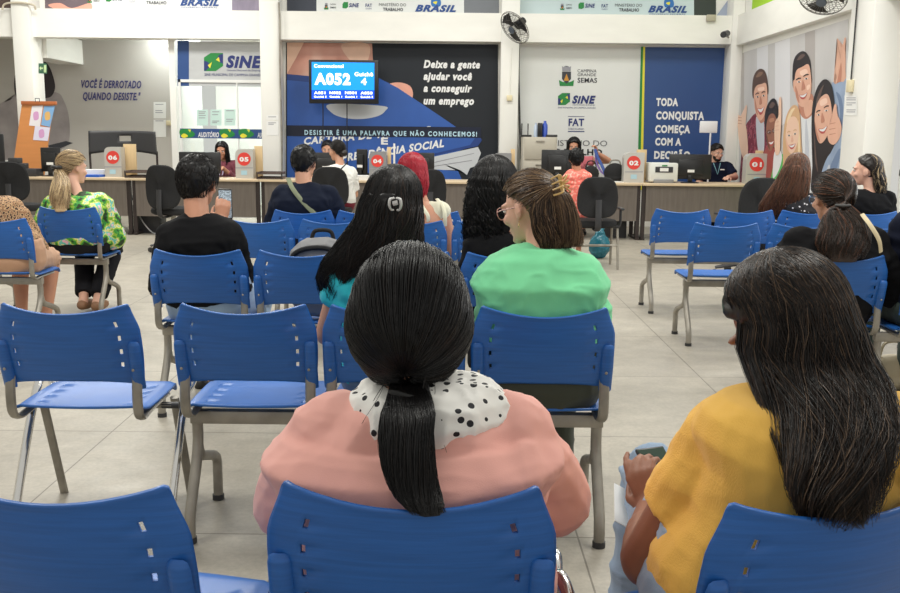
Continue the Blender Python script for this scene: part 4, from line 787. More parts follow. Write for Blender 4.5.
tag(MB().box((at(668, 170, 14.2).x, 14.1, .6), (at(690, 170, 14.2).x, 14.2, 1.0), .03).build('chair_back', M_blue), 'navy chair back behind the bearded clerk', 'chair') if False else None
# ================================================================ PEOPLE: tools
def bake(mb, name, mats, parent, voxel, smooth=4, post=None, pre=None):
    me = mb.mesh('tmp', mats, True); o = bpy.data.objects.new('tmp', me); COL.objects.link(o)
    m = o.modifiers.new('r', 'REMESH'); m.mode = 'VOXEL'; m.voxel_size = voxel; m.use_smooth_shade = True
    if smooth: s = o.modifiers.new('s', 'SMOOTH'); s.factor = .5; s.iterations = smooth
    dg = bpy.context.evaluated_depsgraph_get(); dg.update(); r = bpy.data.meshes.new_from_object(o.evaluated_get(dg)); r.name = name
    bpy.data.objects.remove(o); bpy.data.meshes.remove(me)
    r.materials.clear()
    for q in (mats if isinstance(mats, (list, tuple)) else [mats]): r.materials.append(q)
    if post:
        r.update(); n = len(r.vertices); co = np.empty(n*3, np.float32); no = np.empty(n*3, np.float32)
        r.vertices.foreach_get('co', co); r.vertices.foreach_get('normal', no); co = co.reshape(-1, 3); no = no.reshape(-1, 3)
        co = post(co, no); r.vertices.foreach_set('co', co.astype(np.float32).ravel()); r.update()
    r.polygons.foreach_set('use_smooth', [True]*len(r.polygons))
    return me_obj(name, r, parent)
def vnoise(P, sc, seed=0):
    """smooth value noise, vectorised"""
    p = P*np.array(sc)+seed*17.3; i = np.floor(p).astype(np.int64); f = p-i; f = f*f*(3-2*f); out = np.zeros(len(P))
    for dx in (0, 1):
        for dy in (0, 1):
            for dz in (0, 1):
                h = (i[:, 0]+dx)*73856093 ^ (i[:, 1]+dy)*19349663 ^ (i[:, 2]+dz)*83492791; h = (h*2654435761 & 0xffffffff)/0xffffffff
                out += h*np.where(dx, f[:, 0], 1-f[:, 0])*np.where(dy, f[:, 1], 1-f[:, 1])*np.where(dz, f[:, 2], 1-f[:, 2])
    return out*2-1
def folds(amp=.006, pits=(), sc=(7, 7, 13), seed=0, pit=.006, sag=0):
    def post(P, N):
        a = vnoise(P, sc, seed); b = vnoise(P, (sc[0]*2.1, sc[1]*2.1, sc[2]*2.2), seed+3)
        d = amp*((1-np.abs(a))**3-.35)+amp*.45*((1-np.abs(b))**3-.35)
        for c in pits:
            v = P-np.array(c); r = np.linalg.norm(v, axis=1)+1e-6; th = np.arctan2(v[:, 2], v[:, 0]+.6*v[:, 1])
            d += pit*np.sin(th*9+vnoise(P, (10, 10, 10), seed+5)*2.2)*np.exp(-((r-.03)/.11)**2)
        return P+N*d[:, None]
    return post
def R3(pitch=0, yaw=0, roll=0):
    """pitch > 0 looks down, yaw > 0 turns to the person's left, roll > 0 leans to the right"""
    return Matrix.Rotation(math.radians(yaw), 3, 'Z') @ Matrix.Rotation(-math.radians(pitch), 3, 'X') @ Matrix.Rotation(math.radians(roll), 3, 'Y')
def sell(c, hw, hd, M=None, n=24, e=2.4):
    out = []
    for k in range(n):
        a = 2*math.pi*k/n; x = math.copysign(abs(math.cos(a))**(2/e), math.cos(a))*hw; y = math.copysign(abs(math.sin(a))**(2/e), math.sin(a))*hd
        p = V((x, y, 0)); out.append(V(c)+(M @ p if M else p))
    return out
def head_prims(mb, hc, R, s=1.0, male=False):
    T = lambda p: V(hc)+R @ (V(p)*s)
    E = lambda c, r, M=None: mb.ell(T(c), (r[0]*s, r[1]*s, r[2]*s), R @ M if M else R, 18, 12)
    E((0, -.012, .028), (.075, .093, .088)); E((0, .028, -.02), (.063, .062, .082)); E((0, .042, -.078 if not male else -.074), (.043 if not male else .050, .042, .034)); E((0, .03, -.055), (.055 if not male else .060, .05, .04))
    mb.cone(T((0, .088, .006)), T((0, .106, -.032)), .008*s, .0125*s, 10); E((0, .094, -.037), (.017, .012, .009))
    E((0, .083, -.062), (.024, .013, .009)); E((0, .081, -.072), (.021, .013, .009)); E((0, .076, -.098), (.02, .016, .014))
    E((.032, .078, .022), (.026, .014, .009)); E((-.032, .078, .022), (.026, .014, .009)); E((.042, .066, -.028), (.022, .02, .02)); E((-.042, .066, -.028), (.022, .02, .02))
    for q in (-1, 1):
        M = Matrix.Rotation(q*.35, 3, 'Z'); E((q*.078, -.006, -.008), (.0085, .019, .031), M); E((q*.074, .0, -.03), (.009, .01, .012))
def face_bits(root, hc, R, s, open_=1, brows=True, M_iris=None, lipcol=(165, 90, 85), down=False):
    T = lambda p: V(hc)+R @ (V(p)*s)
    we = mat('eye_white', (.75, .73, .70), .3); ir = mat('iris_dark', (.02, .012, .008), .2); br = mat('brow_hair', (.015, .01, .008), .8)
    for q in (-1, 1):
        m = MB(); m.ell(T((q*.031, .0795, .004)), (.0145*s, .009*s, (.0062 if not down else .003)*s), R, 12, 8); e = m.build('eye', we, root)
        m = MB(); m.ell(T((q*.031, .0865, .003)), (.006*s, .003*s, .0056*s), R, 10, 6); m.build('iris', ir, e)
        if brows: m = MB(); m.tube(bez([T((q*.016, .0915, .020)), T((q*.032, .0915, .0265)), T((q*.05, .081, .021))], 4), [.003*s]*9, 6, .6); m.build('eyebrow', br, root)
    m = MB(); m.ell(T((0, .0925, -.0645)), (.019*s, .0065*s, .0040*s), R, 12, 7); m.ell(T((0, .0915, -.0715)), (.016*s, .0065*s, .0045*s), R, 12, 7); m.build('lips', mat('lips_%d_%d' % (lipcol[0], lipcol[1]) if False else 'lip_tone', sr(*lipcol)[:3], .45), root)
def hand_prims(mb, w, d, n, th, curl=.5, s=1.0, spread=.06, thumb_in=.4, curls=None):
    """w wrist, d finger direction, n way the palm faces, th: which side the thumb is on (+1 along d x n)"""
    d = V(d).normalized(); n = V(n); n = (n-d*n.dot(d)).normalized(); sd = d.cross(n)*th; w = V(w)
    ln = [.070, .078, .073, .057]
    for k in range(4):
        o = (1.5-k); kn = w+d*(.088-.004*abs(k-1.2))*s+sd*o*.0205*s; mb.cone(w+sd*o*.009*s+d*.01*s, kn, .0155*s, .0118*s, 10)
        cl = curls[k] if curls else curl; dd = (d+sd*o*spread).normalized(); p = kn; a = cl*.7; L_ = ln[k]*s
        for f_, r0, r1 in ((.45, .0098, .009), (.32, .009, .0082), (.23, .0082, .0068)):
            v = dd*math.cos(a)+n*math.sin(a); q = p+v*L_*f_; mb.cone(p, q, r0*s, r1*s, 9); p = q; a += cl*.95
    p = w+d*.018*s+sd*.024*s; a1 = (d*.55+sd*.75+n*.25).normalized(); q = p+a1*.042*s; mb.cone(p, q, .0155*s, .0115*s, 9)
    a2 = (d*.85+sd*(.45-thumb_in)+n*(.2+thumb_in)).normalized(); r = q+a2*.033*s; mb.cone(q, r, .0112*s, .0095*s, 9)
    a3 = (d*.9+sd*(.25-thumb_in)+n*(.2+thumb_in)).normalized(); mb.cone(r, r+a3*.026*s, .0095*s, .0075*s, 9)
class Person:
    def __init__(s, name, loc, rot, label, skin, **k):
        s.root = thing('person', loc, label, 'person', None, rot); s.skin = skin
        g = lambda a, d: k.get(a, d)
        s.hip = V(g('hip', (0, 0, .55))); s.neck = V(g('neck', (0, .03, 1.0))); s.hc = V(g('head', (0, .06, 1.14))); s.R = R3(*g('look', (0, 0, 0))); s.hs = g('hs', 1.0)
        s.b = g('bulk', 1.0); s.sw = g('sw', .175); s.vox = g('vox', .012); s.male = g('male', False); s.arm = g('arm', 1.0); s.leg = g('leg', 1.0); s.curve = g('curve', -.02); s.tb = g('top', 1.0); s.yoke = g('yoke', 0); s.bare = g('bare', False)
        sh = [s.neck+V((q*s.sw, -.01, -.055+g('shz', 0))) for q in (-1, 1)]; s.sh = [V(g('shL', sh[0])), V(g('shR', sh[1]))]
        s.el = [V(g('elL', s.sh[0]+V((-.06, .06, -.27)))), V(g('elR', s.sh[1]+V((.06, .06, -.27))))]
        s.wr = [V(g('wrL', s.el[0]+V((.08, .22, -.02)))), V(g('wrR', s.el[1]+V((-.08, .22, -.02))))]
        s.kn = [V(g('knL', (-.12, .43, .50))), V(g('knR', (.12, .43, .50)))]; s.an = [V(g('anL', s.kn[0]*1+V((0, .0, -.42)))), V(g('anR', s.kn[1]*1+V((0, .0, -.42))))]
        s.hands = g('hands', [((.3, 1, -.2), (0, -.2, -1), 1, .5), ((-.3, 1, -.2), (0, -.2, -1), -1, .5)])
        s.legs_on = g('legs_on', True); s.seed = g('seed', 1)
    def spine(s, t):
        p = s.hip.lerp(s.neck, t); p.y += s.curve*math.sin(math.pi*t); return p
    def torso(s, mb, g=0.0, t0=-.12, t1=1.0, neck=True, widen=0, yoke=0):
        ax = (s.neck-s.hip).normalized(); Rm = V((0, 0, 1)).rotation_difference(ax).to_matrix(); b = s.b
        prof = [(-.12, .13, .10), (-.04, .172, .125), (.08, .18, .13), (.25, .165, .118), (.42, .155, .112), (.60, .165, .118), (.74, .175*s.tb, .116), (.85, .172*s.tb, .105), (.93, .145*s.tb, .088), (.985, .095, .07), (1.02, .068, .06)]
        rings = []
        for t, hw, hd in prof:
            if t < t0-1e-6 or t > t1+.03: continue
            bb = b if t < .8 else 1+(b-1)*.4
            rings.append(sell(s.spine(t), hw*bb+g+widen*(.5-abs(t-.5)), hd*bb+g, Rm))
        mb.ring_loft(rings)
        for i, q in ((0, -1), (1, 1)):
            mb.cone(s.neck+V((q*(.045+yoke*1.2), -.012, -.035-yoke)), s.sh[i]+V((-q*.01, 0, .006)), .042+g, .046+g); mb.cone(s.spine(.72)+V((q*.09, 0, 0)), s.sh[i], .075*b+g, .056*s.arm+g)
    def arms(s, mb, g=0.0, upto=2.0, flat=False, loose=0, which=(0, 1)):
        """upto: 0..1 part of the upper arm, 1..2 the forearm"""
        for i in which:
            a, e, w_ = s.sh[i], s.el[i], s.wr[i]; A = s.arm; q = min(upto, 1)
            mb.cone(a, a.lerp(e, q), .057*A+g, (.057+(.041-.057)*q)*A+g+loose, 14, False if upto > 1 else flat) if not (flat and upto <= 1) else (mb.cone(a, a.lerp(e, q*.5), .057*A+g, .052*A+g+loose*.5), mb.cone(a.lerp(e, q*.25), a.lerp(e, q), .055*A+g+loose*.2, (.057+(.041-.057)*q)*A+g+loose, 16, True))
            if upto > 1:
                q = upto-1; mb.cone(e, e.lerp(w_, q*.5), .042*A+g, .040*A+g); mb.cone(e.lerp(w_, q*.3), e.lerp(w_, q), .042*A+g, (.028+.010*(1-q))*A+g+loose, 14, flat)
    def legs(s, mb, g=0.0, upto=2.0, flat=False):
        for i, q in ((0, -1), (1, 1)):
            h = s.hip+V((q*.095*s.b, .0, -.01)); k, a = s.kn[i], s.an[i]; L_ = s.leg; u = min(upto, 1)
            mb.cone(h, h.lerp(k, u), .092*L_+g, (.092-.032*u)*L_+g)
            if upto > 1: u = upto-1; c = k.lerp(a, min(.35, u)); mb.cone(k, c, .060*L_+g, .055*L_+g); mb.cone(c, k.lerp(a, u), .055*L_+g, (.036+.02*(1-u))*L_+g+.008*(g > 0), 14, flat)
    def body(s, vox=None):
        mb = MB(); s.torso(mb, -.004 if s.bare else -.02, yoke=s.yoke, t1=.93 if s.yoke else 1.0); s.arms(mb)
        head_prims(mb, s.hc, s.R, s.hs, s.male)
        c = s.hc+s.R @ V((0, -.03, -.06))*s.hs; mb.cone(c, s.neck+V((0, -.008, -.03)), .048 if not s.male else .058, .050 if not s.male else .058, 16)
        if s.legs_on:
            s.legs(mb)
            for i in (0, 1):
                f = (s.an[i]-V((0, 0, 0))); mb.cone(f+V((0, -.03, -.04)), f+V((0, .13, -.05)), .036, .026); mb.cone(f, f+V((0, -.02, -.03)), .036, .038)
        for i in (0, 1):
            h = s.hands[i]
            if h: hand_prims(mb, s.wr[i], h[0], h[1], h[2], h[3], **(h[4] if len(h) > 4 else {}))
        s.bd = bake(mb, 'body', s.skin, s.root, vox or s.vox, 2); return s
    def top(s, m, name='shirt', sleeve=.6, g=.012, t1=.985, t0=-.15, amp=.006, loose=.012, vox=None, widen=0, pit=.006, collar=None, flat=True, yoke=0):
        mb = MB(); s.torso(mb, g*(1 if not collar else 1), t0=t0, t1=(1.0 if collar else t1), widen=widen, yoke=yoke or s.yoke)
        if sleeve > 0: s.arms(mb, g*1.0, sleeve, flat, loose)
        pits = [tuple(x+V((-.03*(1 if x.x > 0 else -1), 0, -.09))) for x in s.sh]
        o = bake(mb, name, m, s.root, vox or s.vox, 3, folds(amp, pits, seed=s.seed, pit=pit)); s.shirt = o
        if collar == 'tube':
            c = s.neck+V((0, -.006, .002)); mm = MB(); Rm = V((0, 0, 1)).rotation_difference((s.hc-s.neck).normalized()).to_matrix()
            ring = [c+Rm @ V((.066*math.cos(a), .064*math.sin(a), .006*math.sin(a))) for a in [2*math.pi*k/28 for k in range(29)]]
            mm.tube(ring, .011, 8, cap=False); mm.build('collar', collar, o)
        return o
    def pants(s, m, name='trousers', g=.012, upto=1.93, amp=.005, skirt=False):
        mb = MB(); ax = V((0, 0, 1)); mb.ring_loft([sell(s.hip+V((0, .0, z)), hw*s.b+g, hd*s.b+g) for z, hw, hd in ((-.095, .15, .11), (-.03, .172, .125), (.05, .17, .12), (.12, .155, .11))]); s.legs(mb, g, upto, True)
        return bake(mb, name, m, s.root, s.vox, 3, folds(amp, [tuple(k) for k in s.kn], seed=s.seed+2))
    def shoes(s, m, name='shoe', h=0):
        for i in (0, 1):
            f = s.an[i]; mb = MB(); mb.cone(f+V((0, -.04, -.045)), f+V((0, .06, -.05)), .040, .042); mb.cone(f+V((0, .05, -.052)), f+V((0, .15, -.058)), .042, .030); bake(mb, name, m, s.root, .01, 2)
    # ---------------- hair
    def H(s, p): return s.hc+s.R @ (V(p)*s.hs)
# ---------------- hair geometry, in head coordinates (y = face, z = up)
HC = V((0, -.012, .028)); CAPLOW = [0]; HLO = [0]
def capdir(d, h):
    """point on the hair surface in direction d, h above the skull"""
    rz = .089 if d.z > 0 else .122; k = 1+CAPLOW[0]*math.sin(math.pi*min(1, max(0, .12-d.z)*.9))
    return HC+V((d.x*(.0765+h)*k, d.y*(.095+h)*(k if d.y < 0 else 1), d.z*(rz+h)))
def hairline(d):
    q = math.hypot(d.x, d.y)+1e-6; f = d.y/q; o = HLO[0]*max(0, min(1, f+.6))
    return o + -.18+.62*max(f, 0)**1.2 if f > 0 else o-.18+.72*f*(.6 if f > -.3 else 1)
def rnd_dir(rng, mask=True, tries=60):
    while True:
        d = V((rng.gauss(0, 1), rng.gauss(0, 1), rng.gauss(0, 1)))
        if d.length < 1e-3: continue
        d.normalize()
        if not mask or d.z > hairline(d): return d
def cap_mesh(P, m, h=.008, name='hair', vox=.006, wave=.003, seed=0, extra=None, hl=hairline):
    mb = MB(); n, k = 40, 28; rings = []
    for i in range(k+1):
        a = -math.pi/2+math.pi*i/k; rr = max(math.cos(a), .01); ring = []
        for j in range(n):
            q = 2*math.pi*j/n; d = V((math.cos(q)*rr, math.sin(q)*rr, math.sin(a))); t = max(0, min(1, (d.z-hl(d))/.12)); ring.append(P.H(capdir(d, -.014+(h+.014)*t)))
        rings.append(ring)
    mb.ring_loft(rings)
    if extra: extra(mb)
    def post(p, N): return p+N*(wave*vnoise(p, (55, 55, 55), seed))[:, None]
    return bake(mb, name, m, P.root, vox, 2, post)
def strand_mesh(name, paths, w0, w1, mats, parent, rng, wts=None):
    """paths: arrays (k,3) in root coordinates; three sided tapering strands"""
    vs, fs, mi = [], [], []; b = 0
    for p in paths:
        p = np.asarray(p, float); k = len(p)
        t = np.gradient(p, axis=0); t /= np.linalg.norm(t, axis=1, keepdims=True)+1e-9
        u = np.cross(t, np.array([.13, .91, .39])); u /= np.linalg.norm(u, axis=1, keepdims=True)+1e-9; v = np.cross(t, u)
        r = (w0+(w1-w0)*np.linspace(0, 1, k)**1.5)[:, None]*rng.uniform(.7, 1.25)
        for a in (0, 2.094, 4.189): vs.append(p+(u*math.cos(a)+v*math.sin(a))*r)
        for i in range(k-1):
            for a in range(3):
                c = (a+1) % 3; fs.append((b+a*k+i, b+a*k+i+1, b+c*k+i+1, b+c*k+i))
        mi += [rng.choices(range(len(mats)), wts)[0] if len(mats) > 1 else 0]*(3*(k-1)); b += 3*k
    me = bpy.data.meshes.new(name); me.from_pydata(np.concatenate(vs).tolist(), [], fs)
    for m in mats: me.materials.append(m)
    me.polygons.foreach_set('material_index', mi); me.polygons.foreach_set('use_smooth', [True]*len(fs)); me.update()
    return me_obj(name, me, parent)
def hair_mat(name, c, rough=.32):
    if name in MATS: return MATS[name]
    m = mat(name, c, rough+.04, spec=.38, bump=(90, .35, (1, 1, .12), .003)); return m
def slerp(a, b, t):
    w = math.acos(max(-1, min(1, a.dot(b))));
    if w < 1e-4: return a
    return (a*math.sin((1-t)*w)+b*math.sin(t*w))/math.sin(w)
def pulled(P, gather, tail, rad, mats, parent, n=900, wts=None, w=.0011, h=.010, seed=1, seg=9, tseg=16, flat=1.0, wave=.004, cov=1.0, part=None, lift=.004, fray=.12):
    """hair combed to the gather direction, then falling along tail (root coordinates) within rad"""
    rng = random.Random(seed); g = V(gather).normalized(); paths = []; G = P.H(capdir(g, h)); tl = bez(tail, tseg//max(1, len(tail)-1)) if tail else []
    for i in range(n):
        d = rnd_dir(rng)
        if part and d.z > .6 and abs(d.x-part) < .02: continue
        pts = []; hh = h+rng.uniform(-.003, lift); ph = rng.uniform(0, 6.28)
        for k in range(seg):
            t = k/(seg-1); q = slerp(d, g, t).normalized(); e = hh+.0025*math.sin(ph+t*7)*(1-t)+.008*t*t*(1-flat*0); pts.append(P.H(capdir(q, e)))
        if tl:
            a = rng.uniform(0, 6.28); rr = math.sqrt(rng.random()); end = rng.uniform(1-fray*2, 1.0); m_ = len(tl)
            pts[-1] = pts[-1].lerp(tl[0], .6)
            for k in range(1, m_):
                t = k/(m_-1)
                if t > end: break
                R_ = np.interp(t, np.linspace(0, 1, len(rad)), rad); A = a+1.2*math.sin(t*2+ph*.1)
                o = V((math.cos(A)*rr*R_, math.sin(A)*rr*R_*flat, 0)); wv = wave*t*V((math.sin(t*9+ph), math.cos(t*8+ph), 0)); pts.append(tl[k]+o+wv)
        paths.append([tuple(p) for p in pts])
    return strand_mesh('hair_strands', paths, w, w*.35, mats, parent, rng, wts)
def tail_solid(tail, rad, m, name, parent, flat=1.0, vox=.006, k=.85):
    tl = bez(tail, 6); n = len(tl); rings = []
    for i, p in enumerate(tl):
        r = float(np.interp(i/(n-1), np.linspace(0, 1, len(rad)), rad))*k; rings.append([p+V((math.cos(a)*r, math.sin(a)*r*flat, 0)) for a in [2*math.pi*q/14 for q in range(14)]])
    mb = MB(); mb.ring_loft(rings)
    def post(p, N): return p+N*(.003*vnoise(p, (70, 70, 9), 4))[:, None]
    return bake(mb, name, m, parent, vox, 1, post)
def curtain(P, rings, f0, f1, mats, parent_mat, n=900, wts=None, w=.0012, seed=1, wave=.006, wl=9, curl=0, solid=True, top=(0, 0), clump=.05, jag=.12, h=.012, kin=.62, vox=.007, inner=.93):
    """loose hair: rings (z, cx, cy, rx, ry) in upright coordinates about the head centre; f0..f1 azimuth in degrees (0 = person's right, -90 = back)"""
    rng = random.Random(seed); z0 = rings[0][0]; zr = [r[0] for r in rings][::-1]; col = [np.array([r[k] for r in rings][::-1], float) for k in range(1, 5)]
    yaw = math.atan2(-(P.R @ V((0, 1, 0))).x, (P.R @ V((0, 1, 0))).y); Ry = Matrix.Rotation(yaw, 3, 'Z')
    def S(phi, z, k=1.0):
        cx, cy, rx, ry = [float(np.interp(z, zr, c)) for c in col]
        return P.hc+Ry @ V((cx+rx*k*math.cos(phi), cy+ry*k*math.sin(phi), z))
    zend = rings[-1][0]; a0, a1 = math.radians(f0), math.radians(f1)
    if solid:
        mb = MB(); R_ = []
        for z in np.linspace(z0+.02, zend+.04, 22):
            m_ = 24; out = [S(a0+(a1-a0)*i/m_, z, inner) for i in range(m_+1)]; inn = [S(a0+(a1-a0)*i/m_, z, kin) for i in range(m_, -1, -1)]; R_.append(out+inn)
        mb.ring_loft(R_)
        def post(p, N): return p+N*(.005*vnoise(p, (60, 60, 7), seed)+.003*vnoise(p, (140, 140, 16), seed+2))[:, None]
        bake(mb, 'hair', parent_mat, P.root, vox, 2, post)
    paths = []; cl = [rng.uniform(a0, a1) for _ in range(40)]
    for i in range(n):
        c = rng.choice(cl); phi = c+rng.gauss(0, clump) if rng.random() < .6 else rng.uniform(a0, a1); phi = min(max(phi, a0), a1); k = rng.uniform(.9, 1.045); pts = []
        d1 = (Ry.transposed() @ (S(phi, z0)-P.hc)); d1 = (P.R.transposed() @ (Ry @ V((d1.x, d1.y, z0*.3)))).normalized()
        st = V((top[0]+rng.gauss(0, .05), top[1]+rng.uniform(-.5, .45), 1)).normalized(); hh = h+rng.uniform(-.003, .005)
        for q in range(8): pts.append(P.H(capdir(slerp(st, d1, q/8).normalized(), hh)))
        ze = zend+rng.uniform(0, jag)*(z0-zend)+abs(math.cos(phi))*0; ph = rng.uniform(0, 6.28); phc = c*7; m_ = 16
        for q in range(m_):
            z = z0+(ze-z0)*q/(m_-1); t = q/(m_-1); pw = phi+ (c-phi)*.5*t
            p = S(pw, z, k+.02*math.sin(phc+t*wl)*t); L_ = wave*t; p += V((math.sin(phc+t*wl+ph*.25), math.cos(phc*1.3+t*wl+ph*.25), 0))*L_
            if curl: p += V((math.sin(ph+z*curl), math.cos(ph+z*curl), 0))*.010
            pts.append(p)
        # ease the join between skull and fall
        pts[8] = (pts[7]+pts[9])/2
        paths.append([tuple(p) for p in pts])
    return strand_mesh('hair_strands', paths, w, w*.35, mats, P.root, rng, wts)
def short_hair(P, m, mats, n=1600, h=.014, ln=.03, seed=2, w=.0014, swirl=0):
    cap_mesh(P, m, h, wave=.004, seed=seed, vox=.006); rng = random.Random(seed); paths = []
    for i in range(n):
        d = rnd_dir(rng); t = (V((0, 0, 1))-d*d.z)*-1+V((.4, .5, 0))*(1 if d.z > .6 else 0)+V((rng.gauss(0, .25), rng.gauss(0, .25), rng.gauss(0, .2))); t = (t-d*t.dot(d)).normalized()
        p = [P.H(capdir((d+t*k*ln*5).normalized(), h-.002+.0035*math.sin(k*2.2)*(1-.5*k)+rng.uniform(0, .002))) for k in (0, .33, .66, 1)]; paths.append([tuple(x) for x in p])
    return strand_mesh('hair_strands', paths, w, w*.3, mats, P.root, rng)
def seat_of(key): c = CHAIRS[key]; return V(c.location), c.rotation_euler.z
def loc(P_root_loc, rot, p):
    v = V(p)-V(P_root_loc); v.rotate(Matrix.Rotation(-rot, 3, 'Z')); return v
# ================================================================ PEOPLE
def skin(n, c): return mat('skin_'+n, sr(*c)[:3], .5, noise_=(14, .05), bump=(220, .08))
S_tan = skin('tan', (196, 140, 112)); S_brown = skin('brown', (146, 98, 74)); S_fair = skin('fair', (226, 176, 152)); S_mid = skin('olive', (206, 154, 126)); S_dark = skin('deep', (120, 78, 60))
def cloth(n, c, b=260, s=.25, noise_amt=.06, vec=(1, 1, 1), rough=.85, nsc=9): return mat('cloth_'+n, sr(*c)[:3] if max(c) > 1 else c, rough, spec=.25 if max(c) > 60 else .12, noise_=(nsc, noise_amt), bump=(b, s, vec, .002), sheen=.15 if max(c) > 60 else 0)
Hb = hair_mat('hair_black', (.0045, .004, .0045)); Hb2 = hair_mat('hair_black_brown', (.012, .008, .006)); Hbr = hair_mat('hair_brown', (.035, .02, .013)); Hlb = hair_mat('hair_light_brown', (.12, .075, .045)); Hbl = hair_mat('hair_blonde', (.62, .46, .26)); Hbl2 = hair_mat('hair_dark_blonde', (.22, .14, .075)); Hred = hair_mat('hair_red', (.42, .012, .03)); Hcop = hair_mat('hair_copper', (.17, .068, .035))
M_jean = cloth('light_denim', (150, 172, 196), 300, .4, .16, nsc=5); M_jean2 = cloth('mid_denim', (84, 110, 140), 300, .4, .12); M_blk = cloth('black', (.007, .007, .008)); M_bt = cloth('dark_trousers', (.014, .014, .017)); M_shoe = mat('dark_shoe', (.02, .018, .016), .5)
def mk(name, key, px, Y, rot, label, sk, dy=-.06, **k):
    if key: c, cr = seat_of(key); o = V((0, dy, 0)); o.rotate(Matrix.Rotation(cr, 3, 'Z')); base = c+o; rot = cr+rot
    else: base = V((xfor(px, Y, .8), Y, 0))
    L = lambda x, y, Y_: loc(base, rot, at(x, y, Y_))
    kw = {}
    for a, v in k.items(): kw[a] = L(*v[1:]) if isinstance(v, tuple) and v and v[0] == 'px' else v
    return Person(name, base, rot, label, sk, **kw), L
PX = lambda x, y, Y: ('px', x, y, Y)

# ---- woman in the pink cardigan
P, L = mk('person', '1b', 0, 0, 0, 'person in pink cardigan with a low black ponytail seen from behind', S_tan, dy=-.035,
    head=PX(410, 324, 1.64), neck=PX(413, 398, 1.60), look=(14, 0, 0), bulk=1.32, arm=1.3, vox=.009, curve=-.03, top=1.08, hs=1.03, yoke=.022,
    shL=PX(338, 440, 1.60), shR=PX(505, 441, 1.60), elL=PX(295, 500, 1.72), elR=PX(549, 496, 1.72), wrL=(-.12, .34, .66), wrR=(.12, .34, .66), hs_=1, seed=4, leg=1.15)
P.body()
M_pink = cloth('pink_knit', (238, 176, 164), 420, .22, .05, (1, 1, 3))
sh = P.top(M_pink, 'cardigan', sleeve=1.9, g=.017, t1=.84, amp=.005, loose=.01, vox=.006, pit=.011, flat=True)
M_polka = ramp_mat('polka_dots', 'voronoi', 44, [(0, (22, 22, 28)), (.26, (238, 236, 230))], .7, extra=.35)
mb = MB(); Rm = V((0, 0, 1)).rotation_difference((P.neck-P.hip).normalized()).to_matrix(); nk = P.neck
mb.ring_loft([sell(nk+V((.028, -.005, z)), a, b, Rm, 32, 2.2) for z, a, b in ((-.07, .12, .09), (-.045, .140, .106), (-.018, .148, .114), (.008, .134, .106), (.026, .11, .09), (.034, .08, .07))])
bake(mb, 'polka_blouse', M_polka, P.root, .005, 2, folds(.009, seed=9, sc=(18, 18, 14)))
m = MB(); pts = []
for k in range(41):
    a = 2*math.pi*k/40; pts.append(nk+Rm @ V((.026+.160*math.cos(a), -.005+.126*math.sin(a), -.050-.022*(math.sin(a) < 0)*abs(math.sin(a))+.004*math.sin(a*5))))
m.tube(pts, .0115, 8, cap=False); m.build('neck_band', M_pink, sh)
P.pants(M_pink.copy() if False else cloth('rose_trousers', (190, 110, 112)), g=.014); P.shoes(M_shoe)
CAPLOW[0] = .12
cap_mesh(P, Hb, .017, vox=.005, wave=.003, seed=3)
tail = [L(409, 374, 1.58), L(409, 402, 1.49), L(406, 440, 1.435), L(413, 483, 1.40), L(431, 518, 1.352)]
rad = [.030, .034, .043, .043, .040, .034, .02]
tail_solid(tail, rad, Hb, 'ponytail', P.root, .6, .006, .82)
pulled(P, (0, -.66, -.75), tail, rad, [Hb, Hb2], P.root, 4600, (9, 1), w=.0008, h=.018, seed=5, seg=14, tseg=24, flat=.65, wave=.005, lift=.006, fray=.09)
CAPLOW[0] = 0
m = MB(); c = tail[0].lerp(tail[1], .7); m.tube([c+V((.030*math.cos(a), .022*math.sin(a), .004*math.sin(a*2))) for a in [2*math.pi*k/20 for k in range(21)]], .005, 8, cap=False); m.build('hair_band', mat('band_black', (.01, .01, .01), .7), P.root)
rng = random.Random(8); wisps = []
for k in range(7):
    s_ = rng.choice([1, 1, 1, -1]); a = P.H((s_*rng.uniform(.02, .05), -.088, -.085)); p = [a]
    for q in range(9): p.append(p[-1]+V((s_*.006*math.sin(q*.5+k)+s_*.003, -.004+.002*math.sin(k), -.0135)))
    wisps.append([tuple(x) for x in p])
strand_mesh('loose_wisps', wisps, .0006, .0002, [Hb], P.root, rng)

# ---- woman in yellow
P, L = mk('person', '1c', 0, 0, 0, 'person in mustard yellow top with long loose brown hair, looking at a phone', S_brown, dy=-.03,
    head=PX(787, 328, 1.66), neck=PX(815, 398, 1.585), look=(34, 24, -6), bulk=1.02, arm=1.28, vox=.006, curve=-.03, top=1.08, hs=1.02,
    shL=PX(731, 442, 1.60), shR=PX(900, 440, 1.56), elL=PX(648, 560, 1.70), elR=PX(985, 540, 1.75), wrL=PX(653, 510, 1.90), wrR=PX(780, 540, 2.0),
    knL=PX(652, 474, 2.20), knR=PX(742, 520, 2.18), anL=PX(622, 668, 2.16), anR=PX(760, 690, 2.15), seed=6, leg=1.05,
    hands=[((-.10, .5, .75), (.75, .3, -.3), 1, .5, dict(curls=[.35, .75, .8, .85], s=.95)), ((-.4, 1, .1), (0, -.1, -1), -1, .4)])
P.body(); 
M_yel = cloth('mustard_rib', (246, 194, 92), 240, .5, .05, (6, 1, .5)); M_yel.node_tree.nodes['Bump'].inputs['Distance'].default_value = .003
P.top(M_yel, 'top', sleeve=.56, g=.014, t1=.985, amp=.004, loose=.006, vox=.006, pit=.006)
P.pants(M_jean, 'jeans', g=.008, upto=1.95, amp=.008); P.shoes(mat('white_shoe', (.7, .7, .68), .5))
